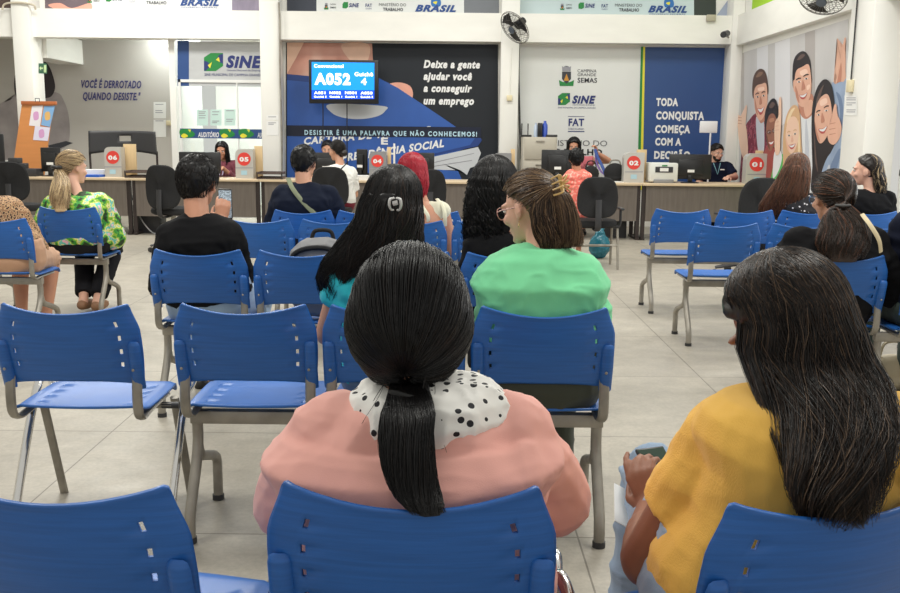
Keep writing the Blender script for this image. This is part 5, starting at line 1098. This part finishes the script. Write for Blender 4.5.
rg = [(.03, 0, -.012, .093, .112), (-.03, .0, -.02, .103, .122), (-.07, -.035, -.07, .104, .122), (-.11, -.09, -.12, .088, .108), (-.15, -.145, -.16, .076, .088), (-.19, -.18, -.18, .064, .066), (-.225, -.185, -.19, .052, .048), (-.25, -.17, -.195, .034, .03)]
cap_mesh(P, Hb2, .016, vox=.006, wave=.004, seed=2)
curtain(P, rg, -212, 28, [Hb2, Hb, Hbr, Hlb], Hb2, 4600, (5, 3, 4, 1.4), w=.0009, seed=12, wave=.020, wl=9, top=(-.05, 0), clump=.035, jag=.22, h=.018, kin=.70)
c = at(660, 470, 2.0); r = thing('smartphone', c, 'dark phone held by the woman in yellow', 'phone', rot=.35)
Mx = Matrix.Rotation(math.radians(-55), 4, 'X'); MB().box((-.036, -.004, -.075), (.036, .004, .06), .003, Mx).build('case', M_blackp, r); MB().box((-.033, -.0048, -.07), (.033, -.004, .055), 0, Mx).build('screen', mat('phone_glass', (.03, .06, .04), .08), r)
tag(MB().box((-.05, -.07, 0), (.05, .07, .002), 0, Matrix.Rotation(.5, 4, 'Y') @ Matrix.Rotation(.3, 4, 'X')).build('folded_paper', Pw), 'folded white paper slip resting on light jeans', 'paper').location = at(633, 512, 2.04)

# ---- woman in green
P, L = mk('person', '2d', 0, 0, 0, 'person in mint green tee with half up streaked hair and glasses', S_fair, head=PX(530, 208, 3.20), neck=PX(541, 249, 3.14), look=(14, 50, 0),
    bulk=1.22, arm=1.2, vox=.009, top=1.05, shL=PX(508, 290, 3.14), shR=PX(578, 288, 3.14), elL=PX(492, 345, 3.20), elR=PX(594, 340, 3.22), wrL=(-.12, .30, .62), wrR=(.12, .30, .62), seed=8, hs=.98)
P.body(.007); M_mint = cloth('mint_jersey', (126, 218, 162), 500, .12, .04); P.top(M_mint, 'tee', sleeve=.7, t0=.2, g=.014, t1=.99, amp=.008, loose=.016, vox=.008, pit=.009, collar=M_mint)
P.pants(cloth('olive_trousers', (62, 66, 56)), g=.014); P.shoes(M_shoe); face_bits(P.root, P.hc, P.R, P.hs)
def gl(P, col, r=.0017):
    m = MB(); T = lambda p: P.H(p)
    for q in (-1, 1):
        m.tube([T((q*.034+.025*math.cos(a), .103-.004*abs(math.cos(a))*(math.cos(a)*q > 0), .0+.021*math.sin(a))) for a in [2*math.pi*k/20 for k in range(21)]], r, 6, cap=False)
        m.tube([T((q*.059, .099, .006)), T((q*.078, .06, .008)), T((q*.082, .0, .006))], r, 6)
    m.tube([T((-.009, .104, .004)), T((.009, .104, .004))], r, 6); return m.build('glasses', mat('glasses_'+col[0], sr(*col[1])[:3], .3, metal=.4), P.root)
gl(P, ('rose', (190, 140, 130)))
HLO[0] = .14
cap_mesh(P, Hlb, .011, vox=.006, wave=.004, seed=5)
rg = [(.0, 0, -.03, .084, .100), (-.05, 0, -.04, .084, .105), (-.10, .0, -.06, .076, .095), (-.15, .0, -.075, .056, .07)]
curtain(P, rg, -166, -4, [Hbr, Hb2, Hlb, Hbl2], Hbr, 1800, (5, 3, 3, 2), w=.0013, seed=3, wave=.006, top=(0, -.5), jag=.3, h=.010, kin=.6)
tl = [P.H((0, -.118, .055)), P.H((.0, -.135, .02)), P.H((0, -.145, -.04)), P.H((0, -.150, -.12)), P.H((0, -.145, -.17))]
pulled(P, (0, -.96, .26), tl, [.016, .03, .036, .036, .028], [Hlb, Hbl2, Hbr], P.root, 1900, (5, 3, 3), w=.0011, h=.012, seed=9, tseg=16, flat=.5, wave=.006)
HLO[0] = 0
m = MB(); c = P.H((0, -.142, .05))
for q in (-1, 1):
    for k in range(4): m.tube(bez([c+P.R @ V((0, 0, .0)), c+P.R @ V((q*.02, -.018, .030-.018*k)), c+P.R @ V((q*.034, .012, .024-.018*k))], 4), .0032, 6)
m.tube([c+P.R @ V((0, 0, -.03)), c+P.R @ V((0, 0, .03))], .006, 8); m.build('claw_clip', mat('gold_acetate', sr(206, 172, 110)[:3], .3), P.root)
m = MB(); c = P.H((-.08, -.002, -.052)); m.tube([c+V((0, .009*math.cos(a), .009*math.sin(a))) for a in [2*math.pi*k/14 for k in range(15)]], .0016, 6, cap=False); m.build('earring', mat('gold', (.8, .6, .3), .25, metal=1), P.root)

# ---- woman in turquoise, long black hair
P, L = mk('person', '2c', 0, 0, 0, 'person in turquoise top with very long black hair and a claw clip', S_tan, head=PX(392, 206, 3.22), neck=PX(380, 258, 3.14), look=(6, -6, 10),
    bulk=1.0, arm=1.0, vox=.010, shL=PX(346, 282, 3.12), shR=PX(430, 280, 3.12), elL=PX(327, 334, 3.20), elR=PX(446, 340, 3.2), seed=3, hs=.98)
P.body(); P.top(cloth('turquoise', (38, 172, 186), 500, .12), 'top', sleeve=.36, g=.008, amp=.005, vox=.009); P.pants(M_jean2, 'jeans'); P.shoes(M_shoe)
cap_mesh(P, Hb, .022, vox=.007, wave=.006, seed=6)
rg = [(.03, 0, -.02, .100, .122), (-.04, -.005, -.03, .112, .13), (-.11, -.03, -.045, .135, .128), (-.18, -.065, -.06, .150, .12), (-.24, -.095, -.07, .140, .105), (-.30, -.105, -.08, .11, .085), (-.36, -.105, -.08, .07, .06)]
curtain(P, rg, -205, 22, [Hb, Hb2, Hbr], Hb, 2800, (9, 3, .5), w=.0015, seed=7, wave=.014, wl=9, top=(0, -.1), jag=.3, h=.022, kin=.55, clump=.05)
m = MB(); c = P.H((.035, -.150, .01))
for q in (-1, 1): m.tube(bez([c+V((q*.005, -.004, .018)), c+V((q*.016, -.014, .015)), c+V((q*.019, -.012, -.003)), c+V((q*.014, -.004, -.019)), c+V((q*.006, .0, -.021))], 4), .0055, 8, .7)
m.tube([c+V((-.008, -.008, .0)), c+V((.008, -.008, .004))], .008, 8); m.build('claw_clip', mat('silver_acetate', sr(200, 200, 198)[:3], .25), P.root)

# ---- man in black with a phone
P, L = mk('person', '3a', 0, 0, 0, 'person in black long sleeve shirt with short black hair, holding up a phone', S_tan, head=PX(198, 183, 4.62), neck=PX(198, 217, 4.54), look=(8, -6, 0),
    bulk=1.10, arm=1.15, vox=.010, male=True, shL=PX(173, 237, 4.54), shR=PX(228, 236, 4.54), elL=PX(163, 285, 4.6), elR=PX(240, 275, 4.66), wrR=PX(222, 222, 4.86), knR=(.15, .40, .48), knL=(-.15, .40, .48), seed=5, hs=1.03,
    hands=[((.3, 1, -.2), (0, -.2, -1), 1, .5), ((.02, .25, 1), (0, 1, -.1), 1, .45)])
P.body(.008); P.top(M_blk, 'shirt', sleeve=1.85, g=.014, amp=.007, vox=.009, collar=M_blk); P.pants(M_jean, 'jeans', g=.02); P.shoes(M_shoe); short_hair(P, Hb, [Hb, Hb2], 2600, .020, .03, w=.0017)
gl(P, ('dark', (40, 40, 44)))
c = at(225.5, 204, 4.90); r = thing('smartphone', c, 'lit phone showing a chat, held by man in black shirt', 'phone', rot=-.1)
MB().box((-.036, -.005, -.078), (.036, .005, .078), .006).build('case', M_blackp, r)
s_ = MB().box((-.033, -.0062, -.070), (.033, -.005, .070)).build('screen', ramp_mat('chat_screen', 'noise', 60, [(.42, (120, 130, 140)), (.5, (200, 215, 225)), (.58, (70, 80, 90))], .3, vec=(1, 1, 1.6)), r)
n_ = s_.data.materials[0].node_tree.nodes['Principled BSDF']; n_.inputs['Emission Color'].default_value = (.6, .75, .85, 1); n_.inputs['Emission Strength'].default_value = .25

# ---- man in navy with a crossbody strap
P, L = mk('person', '5a', 0, 0, 0, 'broad person in navy shirt with an olive strap across the back', S_mid, head=PX(304, 163, 7.05), neck=PX(304, 184, 6.98), look=(6, -8, 0), bulk=1.3, arm=1.3, male=True, shL=PX(284, 196, 6.96), shR=PX(327, 196, 6.96), elL=PX(272, 232, 7.0), elR=PX(343, 232, 7.0), seed=9, hs=1.05)
P.body(); P.top(cloth('navy', (24, 30, 46)), 'shirt', sleeve=.9, g=.014, amp=.007, vox=.011, collar=M_blk); P.pants(M_bt); P.shoes(M_shoe); short_hair(P, Hb, [Hb], 1400, .012, .02, w=.002)
m = MB(); m.tube(bez([L(288, 178, 6.93), L(293, 189, 6.84), L(304, 203, 6.80), L(318, 217, 6.79), L(334, 232, 6.82)], 5), .017, 6, .25); m.build('crossbody_strap', mat('olive_webbing', sr(124, 130, 104)[:3], .8), P.root)

# ---- woman in white top on the office chair, hair in a bun
P, L = mk('person', None, 339, 11.3, .35, 'person in white top with dark hair pulled back, on office chair', S_mid, head=PX(337, 151, 11.42), neck=PX(340, 165, 11.35), look=(4, 28, 0), bulk=1.05, arm=1.05, shL=PX(328, 172, 11.35), shR=PX(351, 172, 11.35), seed=2, hs=1.0, knR=(.12, .42, .5))
P.body(); P.top(cloth('white_cotton', (232, 230, 224)), 'top', sleeve=.8, amp=.005); P.pants(cloth('maroon', (110, 30, 44))); P.shoes(M_shoe); face_bits(P.root, P.hc, P.R, P.hs)
def ext(mb): mb.ell(P.H((0, -.12, -.03)), (.045, .045, .04), None, 14, 9)
cap_mesh(P, Hb2, .012, seed=1, extra=ext); pulled(P, (0, -.95, -.25), [], [], [Hb2, Hb], P.root, 500, w=.002, h=.012, seed=2)
m = MB(); m.tube(bez([L(347, 163, 11.2), L(340, 170, 11.17), L(332, 178, 11.15)], 4), .008, 6, .4); m.build('bag_strap', M_blackp, P.root)

# ---- red haired woman in cream tank top
P, L = mk('person', '4c', 0, 0, 0, 'person with bright red hair in a cream strappy top', S_tan, bare=True, head=PX(412, 174, 6.28), neck=PX(424, 203, 6.22), look=(10, 10, 0), bulk=1.1, arm=1.15, shL=PX(404, 215, 6.2), shR=PX(440, 212, 6.2), elR=PX(451, 250, 6.22), wrR=PX(440, 262, 6.5), seed=7)
P.body(); P.top(cloth('cream', (226, 224, 200)), 'tank_top', sleeve=0, g=.010, t1=.60, amp=.004)
m = MB()
for a, b, c in ((416, 428, 422), (436, 445, 443)): m.tube(bez([L(c-2 if c < 430 else 437, 199, 6.24), L(c, 206, 6.13), L(b, 216, 6.09), L(b, 226, 6.1)], 4), .013, 6, .4)
m.build('strap', cloth('cream', (226, 224, 200)), P.root); P.pants(M_jean2, 'jeans'); P.shoes(M_shoe)
rg = [(.02, 0, -.02, .098, .115), (-.06, 0, -.03, .100, .118), (-.12, .0, -.04, .085, .10), (-.2, .0, -.05, .055, .07)]
cap_mesh(P, Hred, .020, seed=4); curtain(P, rg, -200, 20, [Hred], Hred, 1200, w=.002, seed=5, wave=.01, jag=.3, h=.02)

# ---- curly haired woman in black
P, L = mk('person', '3d', 0, 0, 0, 'person in black top with long black curly hair', S_tan, head=PX(494, 187, 4.66), neck=PX(500, 226, 4.58), look=(6, 10, 0), bulk=1.0, shL=PX(476, 254, 4.56), shR=PX(534, 250, 4.56), elL=PX(466, 290, 4.6), seed=10)
P.body(); P.top(M_blk, 'top', sleeve=.9); P.pants(M_bt); P.shoes(M_shoe)
rg = [(.05, 0, -.02, .112, .125), (-.02, 0, -.03, .135, .14), (-.12, -.0, -.04, .145, .14), (-.22, -.005, -.05, .145, .13), (-.32, -.01, -.06, .12, .11), (-.40, -.01, -.06, .08, .08)]
cap_mesh(P, Hb, .032, vox=.008, wave=.010, seed=4); curtain(P, rg, -215, 35, [Hb, Hb2], Hb, 1700, (5, 1), w=.0026, seed=5, wave=.016, wl=22, curl=90, jag=.25, h=.034, kin=.5)

# ---- clerks and visitors at the counter
def clerk(px, py, Y, label, sk, shirt, hairm, male=False, look=(12, 0, 0), rot=math.pi, dz=.0, bulk=1.0, **k):
    hz = at(px, py, Y).z; x = at(px, py, Y).x
    b = V((x, Y+.02, 0)); P = Person('person', b, rot, label, sk, head=(0, .06, hz), neck=(0, .02, hz-.145), hip=(0, 0, max(.5, hz-.60)), look=look, male=male, bulk=bulk, vox=.011, seed=int(px), **k)
    P.body(.008); face_bits(P.root, P.hc, P.R, P.hs, lipcol=(165, 90, 85)); return P, (lambda a, b_, c: loc(b, rot, at(a, b_, c)))
P, L = clerk(222.5, 150.5, 13.75, 'person in mauve top with shoulder length black hair behind counter by auditorium glass', S_tan, None, None, wrL=(-.06, .28, .86), wrR=(.06, .28, .86), hands=[((.5, .6, .1), (0, -.2, -1), 1, .5), ((-.5, .6, .1), (0, -.2, -1), -1, .5)])
P.top(cloth('mauve', (120, 62, 74)), 'blouse', sleeve=1.7); P.pants(M_bt); P.shoes(M_shoe)
rg = [(.0, 0, -.01, .095, .105), (-.08, 0, -.01, .105, .108), (-.17, 0, -.01, .11, .10), (-.22, 0, -.01, .09, .09)]
cap_mesh(P, Hb, .014, seed=4); curtain(P, rg, -225, 45, [Hb], Hb, 700, w=.002, seed=5, wave=.005, h=.014, kin=.72)
m = MB(); m.tube([P.neck+V((-.05, .07, -.02)), P.neck+V((-.02, .14, -.2)), P.neck+V((.02, .14, -.2)), P.neck+V((.05, .07, -.02))], .008, 6, .4); m.build('lanyard', mat('lilac_band', sr(190, 180, 205)[:3], .6), P.root)
P, L = clerk(328, 149, 13.9, 'person with dark hair peering from behind the woman in white', S_mid, None, None)
P.top(cloth('grey_shirt', (120, 120, 126)), sleeve=.6); P.pants(M_bt); P.shoes(M_shoe); short_hair(P, Hb, [Hb], 500, .014, .02, w=.003)
P, L = clerk(573.5, 146.5, 13.75, 'person in rose top with black hair raising a blue lanyard', S_tan, None, None, look=(10, -8, 0), elL=V((-.50, .10, at(612, 161, 13.6).z)), wrL=V((-.315, .16, at(599, 153, 13.6).z)), hands=[((.25, .1, 1), (1, .3, 0), 1, .9), ((-.3, 1, -.2), (0, -.2, -1), -1, .5)])
M_rose = cloth('rose_top', (214, 120, 130)); P.top(M_rose, 'blouse', sleeve=.35); P.pants(M_bt); P.shoes(M_shoe)
rg = [(.02, 0, -.01, .098, .105), (-.08, 0, -.015, .108, .11), (-.16, 0, -.02, .105, .10), (-.22, 0, -.02, .08, .08)]
cap_mesh(P, Hb, .018, seed=4); curtain(P, rg, -222, 42, [Hb], Hb, 700, w=.002, seed=5, wave=.005, h=.018, kin=.7)
r = thing('lanyard', at(597, 150, 13.5), 'blue lanyard strap hanging from the raised hand at counter', 'lanyard')
MB().tube(bez([at(595, 149, 13.53), at(598, 158, 13.5), at(603, 168, 13.45), at(606, 176, 13.4)], 4), .022, 6, .3).build('strap', mat('blue_strap', sr(52, 80, 150)[:3], .6), r, True, True)
MB().tube(bez([at(596, 149, 13.54), at(596, 160, 13.52), at(600, 170, 13.46), at(606, 176, 13.4)], 4), .014, 6, .3).build('strap', mat('violet_strap', sr(120, 90, 150)[:3], .6), r, True, True)
P, L = clerk(716, 152.5, 13.75, 'bearded person in navy polo behind wide monitor', S_fair, None, None, True, look=(10, 18, 0), bulk=1.1, arm=1.15, elL=V((-.27, .1, .80)), wrL=V((-.10, .33, .80)), hands=[((.5, .9, 0), (0, -.1, -1), 1, .3), ((-.3, 1, -.2), (0, -.2, -1), -1, .5)])
M_nv = cloth('polo_navy', (26, 32, 52)); o = P.top(M_nv, 'polo_shirt', sleeve=.75, collar=M_nv); P.pants(M_bt); P.shoes(M_shoe); short_hair(P, Hb2, [Hb2], 900, .016, .02, w=.003)
mb = MB(); E = lambda c, r: mb.ell(P.H(c), r, P.R, 14, 9)
E((0, .048, -.090), (.050, .048, .030)); E((.045, .03, -.062), (.018, .035, .034)); E((-.045, .03, -.062), (.018, .035, .034)); E((0, .088, -.054), (.026, .010, .005)); bake(mb, 'beard', Hb2, P.root, .006, 1); gl(P, ('clear', (200, 190, 180)))
m = MB(); m.tube([P.neck+V((-.05, .08, -.0)), P.neck+V((-.0, .15, -.16)), P.neck+V((.05, .08, -.0))], .007, 6, .4); m.build('lanyard', mat('teal_band', sr(120, 170, 180)[:3], .6), P.root)
MB().box((-.10, .138, P.neck.z-.10), (-.04, .146, P.neck.z-.085)).build('chest_print', Pw, P.root)

# child on the office chair
Yk = 10.15; b = V((xfor(580, Yk, .6), Yk, 0)); hz = at(577, 159, Yk).z
P = Person('person', b, .1, 'child in a coral dress sitting on black office chair', S_tan, head=(-.06, .0, hz), neck=(-.05, -.01, hz-.12), hip=(-.02, -.03, .58), look=(0, -10, 0), sw=.085, bulk=.66, arm=.7, leg=.75, hs=.9, vox=.010, knL=(-.10, .22, .52), knR=(.05, .22, .52), anL=(-.12, -.06, .12), anR=(.0, .0, .12), elL=(-.17, .06, hz-.34), elR=(.08, .1, hz-.34))
P.body(); M_cor = ramp_mat('coral_print', 'noise', 40, [(.5, (242, 118, 104)), (.62, (248, 178, 160))], .7, interp='EASE'); P.top(M_cor, 'dress', sleeve=.4); P.pants(M_cor, 'skirt', upto=.8); P.shoes(mat('brown_sandal', sr(110, 74, 56)[:3], .6), 'sandal'); short_hair(P, Hb, [Hb], 900, .014, .03, w=.003)
c = at(591, 171, 12.75); r = thing('handbag', (c.x, 12.75, .75), 'small black rounded bag on the counter behind child', 'bag'); mb = MB(); mb.ell((0, 0, .11), (.11, .06, .11), None, 18, 12); mb.ell((0, 0, .05), (.11, .07, .05), None, 18, 10); bake(mb, 'body', M_fab, r, .01, 3); MB().tube(bez([(-.07, 0, .19), (-.04, 0, .27), (.04, 0, .27), (.07, 0, .19)], 5), .008, 6).build('handle', M_blackp, r)
c = at(614, 170, 12.9); r = thing('backpack', (c.x+.02, 12.95, .75), 'black bag with top loop beside numbered box 02', 'bag'); mb = MB(); mb.ell((0, 0, .12), (.15, .08, .13), None, 18, 12); mb.ell((0, 0, .05), (.15, .08, .05), None, 18, 10); bake(mb, 'body', M_fab, r, .01, 3); MB().tube(bez([(-.08, 0, .21), (-.05, 0, .28), (.05, 0, .28), (.08, 0, .21)], 5), .01, 6).build('handle', M_steel, r)
Yb = 10.6; c = at(600, 232, Yb); r = thing('plastic_bag', (c.x, Yb, 0), 'teal plastic bag on the floor behind the office chair', 'bag'); mb = MB(); mb.ell((0, 0, .14), (.12, .10, .14), None, 18, 12); mb.ell((.0, 0, .28), (.06, .05, .05)); mb.cone((0, 0, .28), (.05, 0, .36), .03, .012); mb.cone((0, 0, .28), (-.05, 0, .35), .03, .012)
bake(mb, 'body', mat('teal_film', sr(36, 112, 130)[:3], .25), r, .01, 2, folds(.010, seed=3, sc=(14, 14, 20)))

# ---- right block
P, L = mk('person', 'R5c', 0, 0, 0, 'person in dotted black blouse with long straight copper brown hair', S_fair, head=PX(797, 170, 7.46), neck=PX(803, 195, 7.40), look=(6, -34, 4), bulk=1.0, shL=PX(788, 203, 7.38), shR=PX(818, 203, 7.38), seed=3)
P.body(); M_dot = ramp_mat('dotted_black', 'voronoi', 34, [(0, (215, 210, 212)), (.24, (26, 24, 30))], .8, extra=.6); P.top(M_dot, 'blouse', sleeve=.9); P.pants(M_bt); P.shoes(M_shoe)
rg = [(.02, 0, -.02, .10, .12), (-.08, -.015, -.03, .125, .13), (-.18, -.045, -.06, .15, .13), (-.28, -.08, -.08, .165, .11), (-.38, -.10, -.09, .14, .09)]
cap_mesh(P, Hcop, .014, seed=4); curtain(P, rg, -205, 20, [Hcop, Hbr, Hbl2], Hcop, 1500, (5, 3, .4), w=.0022, seed=5, wave=.005, jag=.25, h=.014, kin=.6)
P, L = mk('person', 'R5d', 0, 0, 0, 'person in black seen in profile with dark hair fading to blond', S_fair, head=PX(866, 171, 7.46), neck=PX(871, 191, 7.42), look=(0, 62, 0), bulk=1.05, shL=PX(857, 199, 7.40), shR=PX(887, 199, 7.40), seed=4)
HLO[0] = .13
P.body(.007); P.top(M_blk, 'top', sleeve=.95); P.pants(M_bt); P.shoes(M_shoe); face_bits(P.root, P.hc, P.R, P.hs)
rg = [(.0, 0, -.03, .086, .10), (-.06, 0, -.045, .084, .10), (-.12, 0, -.06, .078, .09), (-.19, .0, -.085, .06, .07)]
cap_mesh(P, Hb2, .012, seed=4); curtain(P, rg, -170, -5, [Hb2, Hbr, Hbl], Hb2, 900, (6, 2, 1.2), w=.0022, seed=5, wave=.008, jag=.35, h=.012, kin=.5, top=(0, -.2))
HLO[0] = 0
tl = [P.H((.02, -.10, -.07)), P.H((.01, -.12, -.13)), P.H((0, -.13, -.19)), P.H((0, -.15, -.24))]; tail_solid(tl, [.035, .045, .04, .02], Hbl2, 'blond_ends', P.root, .6, .008)
P, L = mk('person', 'R3a', 0, 0, 0, 'person in black with glasses and a messy dark brown ponytail', S_mid, head=PX(832, 198, 4.66), neck=PX(836, 232, 4.58), look=(8, 10, 0), bulk=1.28, arm=1.3, vox=.010, top=1.15, shL=PX(800, 245, 4.58), shR=PX(870, 243, 4.58), elL=PX(786, 300, 4.62), elR=PX(892, 292, 4.62), seed=13, hs=1.03)
P.body(); P.top(M_blk, 'sweater', sleeve=1.9, g=.016, amp=.007, vox=.010); P.pants(M_bt); P.shoes(M_shoe); gl(P, ('blue', (60, 100, 150)))
cap_mesh(P, Hbr, .016, seed=4)
tl = [L(842, 205, 4.50), L(844, 222, 4.46), L(843, 240, 4.40), L(844, 262, 4.36)]; rd = [.05, .10, .125, .125, .09]
tail_solid(tl, [r*.8 for r in rd], Hbr, 'ponytail', P.root, .32, .008); pulled(P, (.1, -.97, -.15), tl, rd, [Hbr, Hb2, Hcop], P.root, 2600, (5, 4, 1), w=.0016, h=.016, seed=5, seg=10, tseg=18, flat=.35, wave=.014, fray=.2)
m = MB(); m.tube([tl[0]+V((.032*math.cos(a), .02*math.sin(a)-.012, 0)) for a in [2*math.pi*k/16 for k in range(17)]], .006, 8, cap=False); m.build('hair_band', mat('grey_band', (.08, .08, .08), .7), P.root)
m = MB(); m.tube(bez([L(862, 214, 4.40), L(871, 226, 4.36), L(879, 240, 4.36), L(881, 252, 4.38)], 4), .012, 6, .4); m.build('bag_strap', mat('cream_strap', sr(222, 206, 170)[:3], .6), P.root)
P, L = mk('person', 'R3b', 0, 0, 0, 'person in dark navy jacket mostly beyond the frame edge', S_mid, bulk=1.0, arm=1.1, sw=.15, seed=14, look=(5, 10, 0))
P.body(); P.top(cloth('jacket_navy', (28, 32, 48)), 'jacket', sleeve=1.8); P.pants(cloth('green_grey', (70, 84, 80))); P.shoes(M_shoe); short_hair(P, Hb, [Hb], 400, .014, .02, w=.003)

# ---- left block: blonde woman in floral blouse
P, L = mk('person', 'L5', 0, 0, 0, 'person with long blonde ponytail in green floral blouse', S_fair, head=PX(73, 168, 7.10), neck=PX(78, 194, 7.02), look=(6, -38, -4), bulk=1.18, arm=1.3, shL=PX(56, 205, 7.02), shR=PX(101, 205, 7.04), elL=PX(46, 228, 7.1), elR=PX(112, 236, 7.12), wrR=PX(110, 238, 7.35), knL=(-.10, .36, .47), knR=(.12, .36, .47), anL=(-.0, .02, .11), anR=(.12, -.02, .11), seed=15)
P.body(); M_flo = ramp_mat('floral_print', 'noise', 11, [(.36, (40, 62, 30)), (.44, (60, 150, 60)), (.49, (150, 196, 60)), (.53, (232, 224, 150)), (.57, (110, 205, 190)), (.62, (236, 190, 205)), (.68, (60, 90, 50))], .7, det=3)
P.top(M_flo, 'blouse', sleeve=1.3, g=.02, t0=-.25, loose=.03, amp=.009); P.pants(M_bt, g=.02); P.shoes(mat('tan_shoe', sr(150, 112, 84)[:3], .6)); face_bits(P.root, P.hc, P.R, P.hs)
cap_mesh(P, Hbl2, .012, seed=4); tl = [P.H((-.02, -.115, .01)), L(61, 178, 6.95), L(60, 194, 6.85), L(61, 212, 6.80)]; rd = [.025, .045, .07, .075, .05]
tail_solid(tl, rd, Hbl, 'ponytail', P.root, .5, .008); pulled(P, (-.15, -.98, .08), tl, rd, [Hbl, Hbl2, Hlb], P.root, 1700, (6, 4, 1), w=.0019, h=.014, seed=5, tseg=16, flat=.5, wave=.008)
m = MB(); m.tube([tl[0].lerp(tl[1], .2)+V((.034*math.cos(a), .03*math.sin(a)-.01, .006)) for a in [2*math.pi*k/16 for k in range(17)]], .012, 8, cap=False); m.build('hair_band', M_blackp, P.root)
# ---- person in leopard print at the edge
P, L = mk('person', 'L4', 0, 0, 0, 'person in leopard print knit at the frame edge, beige skirt', S_tan, head=PX(-24, 176, 6.2), neck=PX(-16, 204, 6.14), look=(6, 0, 0), bulk=1.2, arm=1.3, shL=PX(-50, 226, 6.12), shR=PX(16, 218, 6.12), elR=PX(35, 250, 6.22), wrR=PX(8, 262, 6.42), seed=16, leg=1.0, knL=(-.14, .44, .48), knR=(.08, .44, .48), anL=(-.12, .38, .1), anR=(.08, .30, .1))
P.body(); M_leo = ramp_mat('leopard_print', 'voronoi', 62, [(0, (60, 40, 30)), (.28, (84, 58, 42)), (.42, (196, 160, 120)), (.6, (150, 112, 80))], .8, extra=1); P.top(M_leo, 'sweater', sleeve=1.75, g=.018, loose=.016, vox=.011); P.pants(cloth('sand_shorts', (188, 148, 120)), 'shorts', upto=.9, g=.016); P.shoes(mat('white_shoe', (.7, .7, .68), .5))
rg = [(.02, 0, -.02, .092, .11), (-.08, 0, -.03, .1, .11), (-.14, 0, -.04, .08, .09)]; cap_mesh(P, Hbr, .014, seed=4); curtain(P, rg, -200, 20, [Hbr], Hbr, 500, w=.002, seed=5)

# ---- grey backpack on the seat of the second chair
c, cr = seat_of('3b'); r = thing('backpack', (c.x+.06, c.y-.02, .455), 'grey backpack with black trim on a blue seat', 'backpack')
mb = MB(); mb.ring_loft([sell((0, y, .20), w_, h_, Matrix.Rotation(math.pi/2, 3, 'X'), 24, 2.6) for y, w_, h_ in ((-.10, .10, .12), (-.08, .15, .17), (-.03, .17, .195), (.03, .17, .195), (.07, .15, .17))]); bake(mb, 'body', cloth('bag_grey', (128, 128, 130), 150, .3), r, .008, 4, folds(.006, seed=4))
m = MB(); m.tube(bez([(-.155, -.085, .1), (-.14, -.09, .28), (-.08, -.095, .345), (.05, -.095, .35), (.13, -.09, .28), (.15, -.085, .1)], 5), .012, 8); m.build('zip_trim', M_fab, r)
m = MB(); m.tube(bez([(-.05, .02, .385), (-.03, .02, .425), (.04, .02, .425), (.06, .02, .385)], 4), .010, 8); m.build('carry_loop', M_fab, r)
# beige bag on the floor beyond the ponytailed woman
r = thing('handbag', (xfor(893, 5.05, .15), 5.05, 0), 'beige rounded bag on the floor beneath the chairs at frame edge', 'bag'); mb = MB(); mb.ell((0, 0, .10), (.13, .07, .10), None, 18, 12); mb.ell((0, 0, .05), (.13, .08, .05), None, 18, 10); bake(mb, 'body', mat('beige_leather', sr(196, 182, 152)[:3], .5), r, .01, 3)
m = MB(); m.tube(bez([(-.08, 0, .17), (-.05, 0, .26), (.05, 0, .26), (.08, 0, .17)], 5), .009, 6); m.build('handle', mat('beige_leather', sr(196, 182, 152)[:3], .5), r)
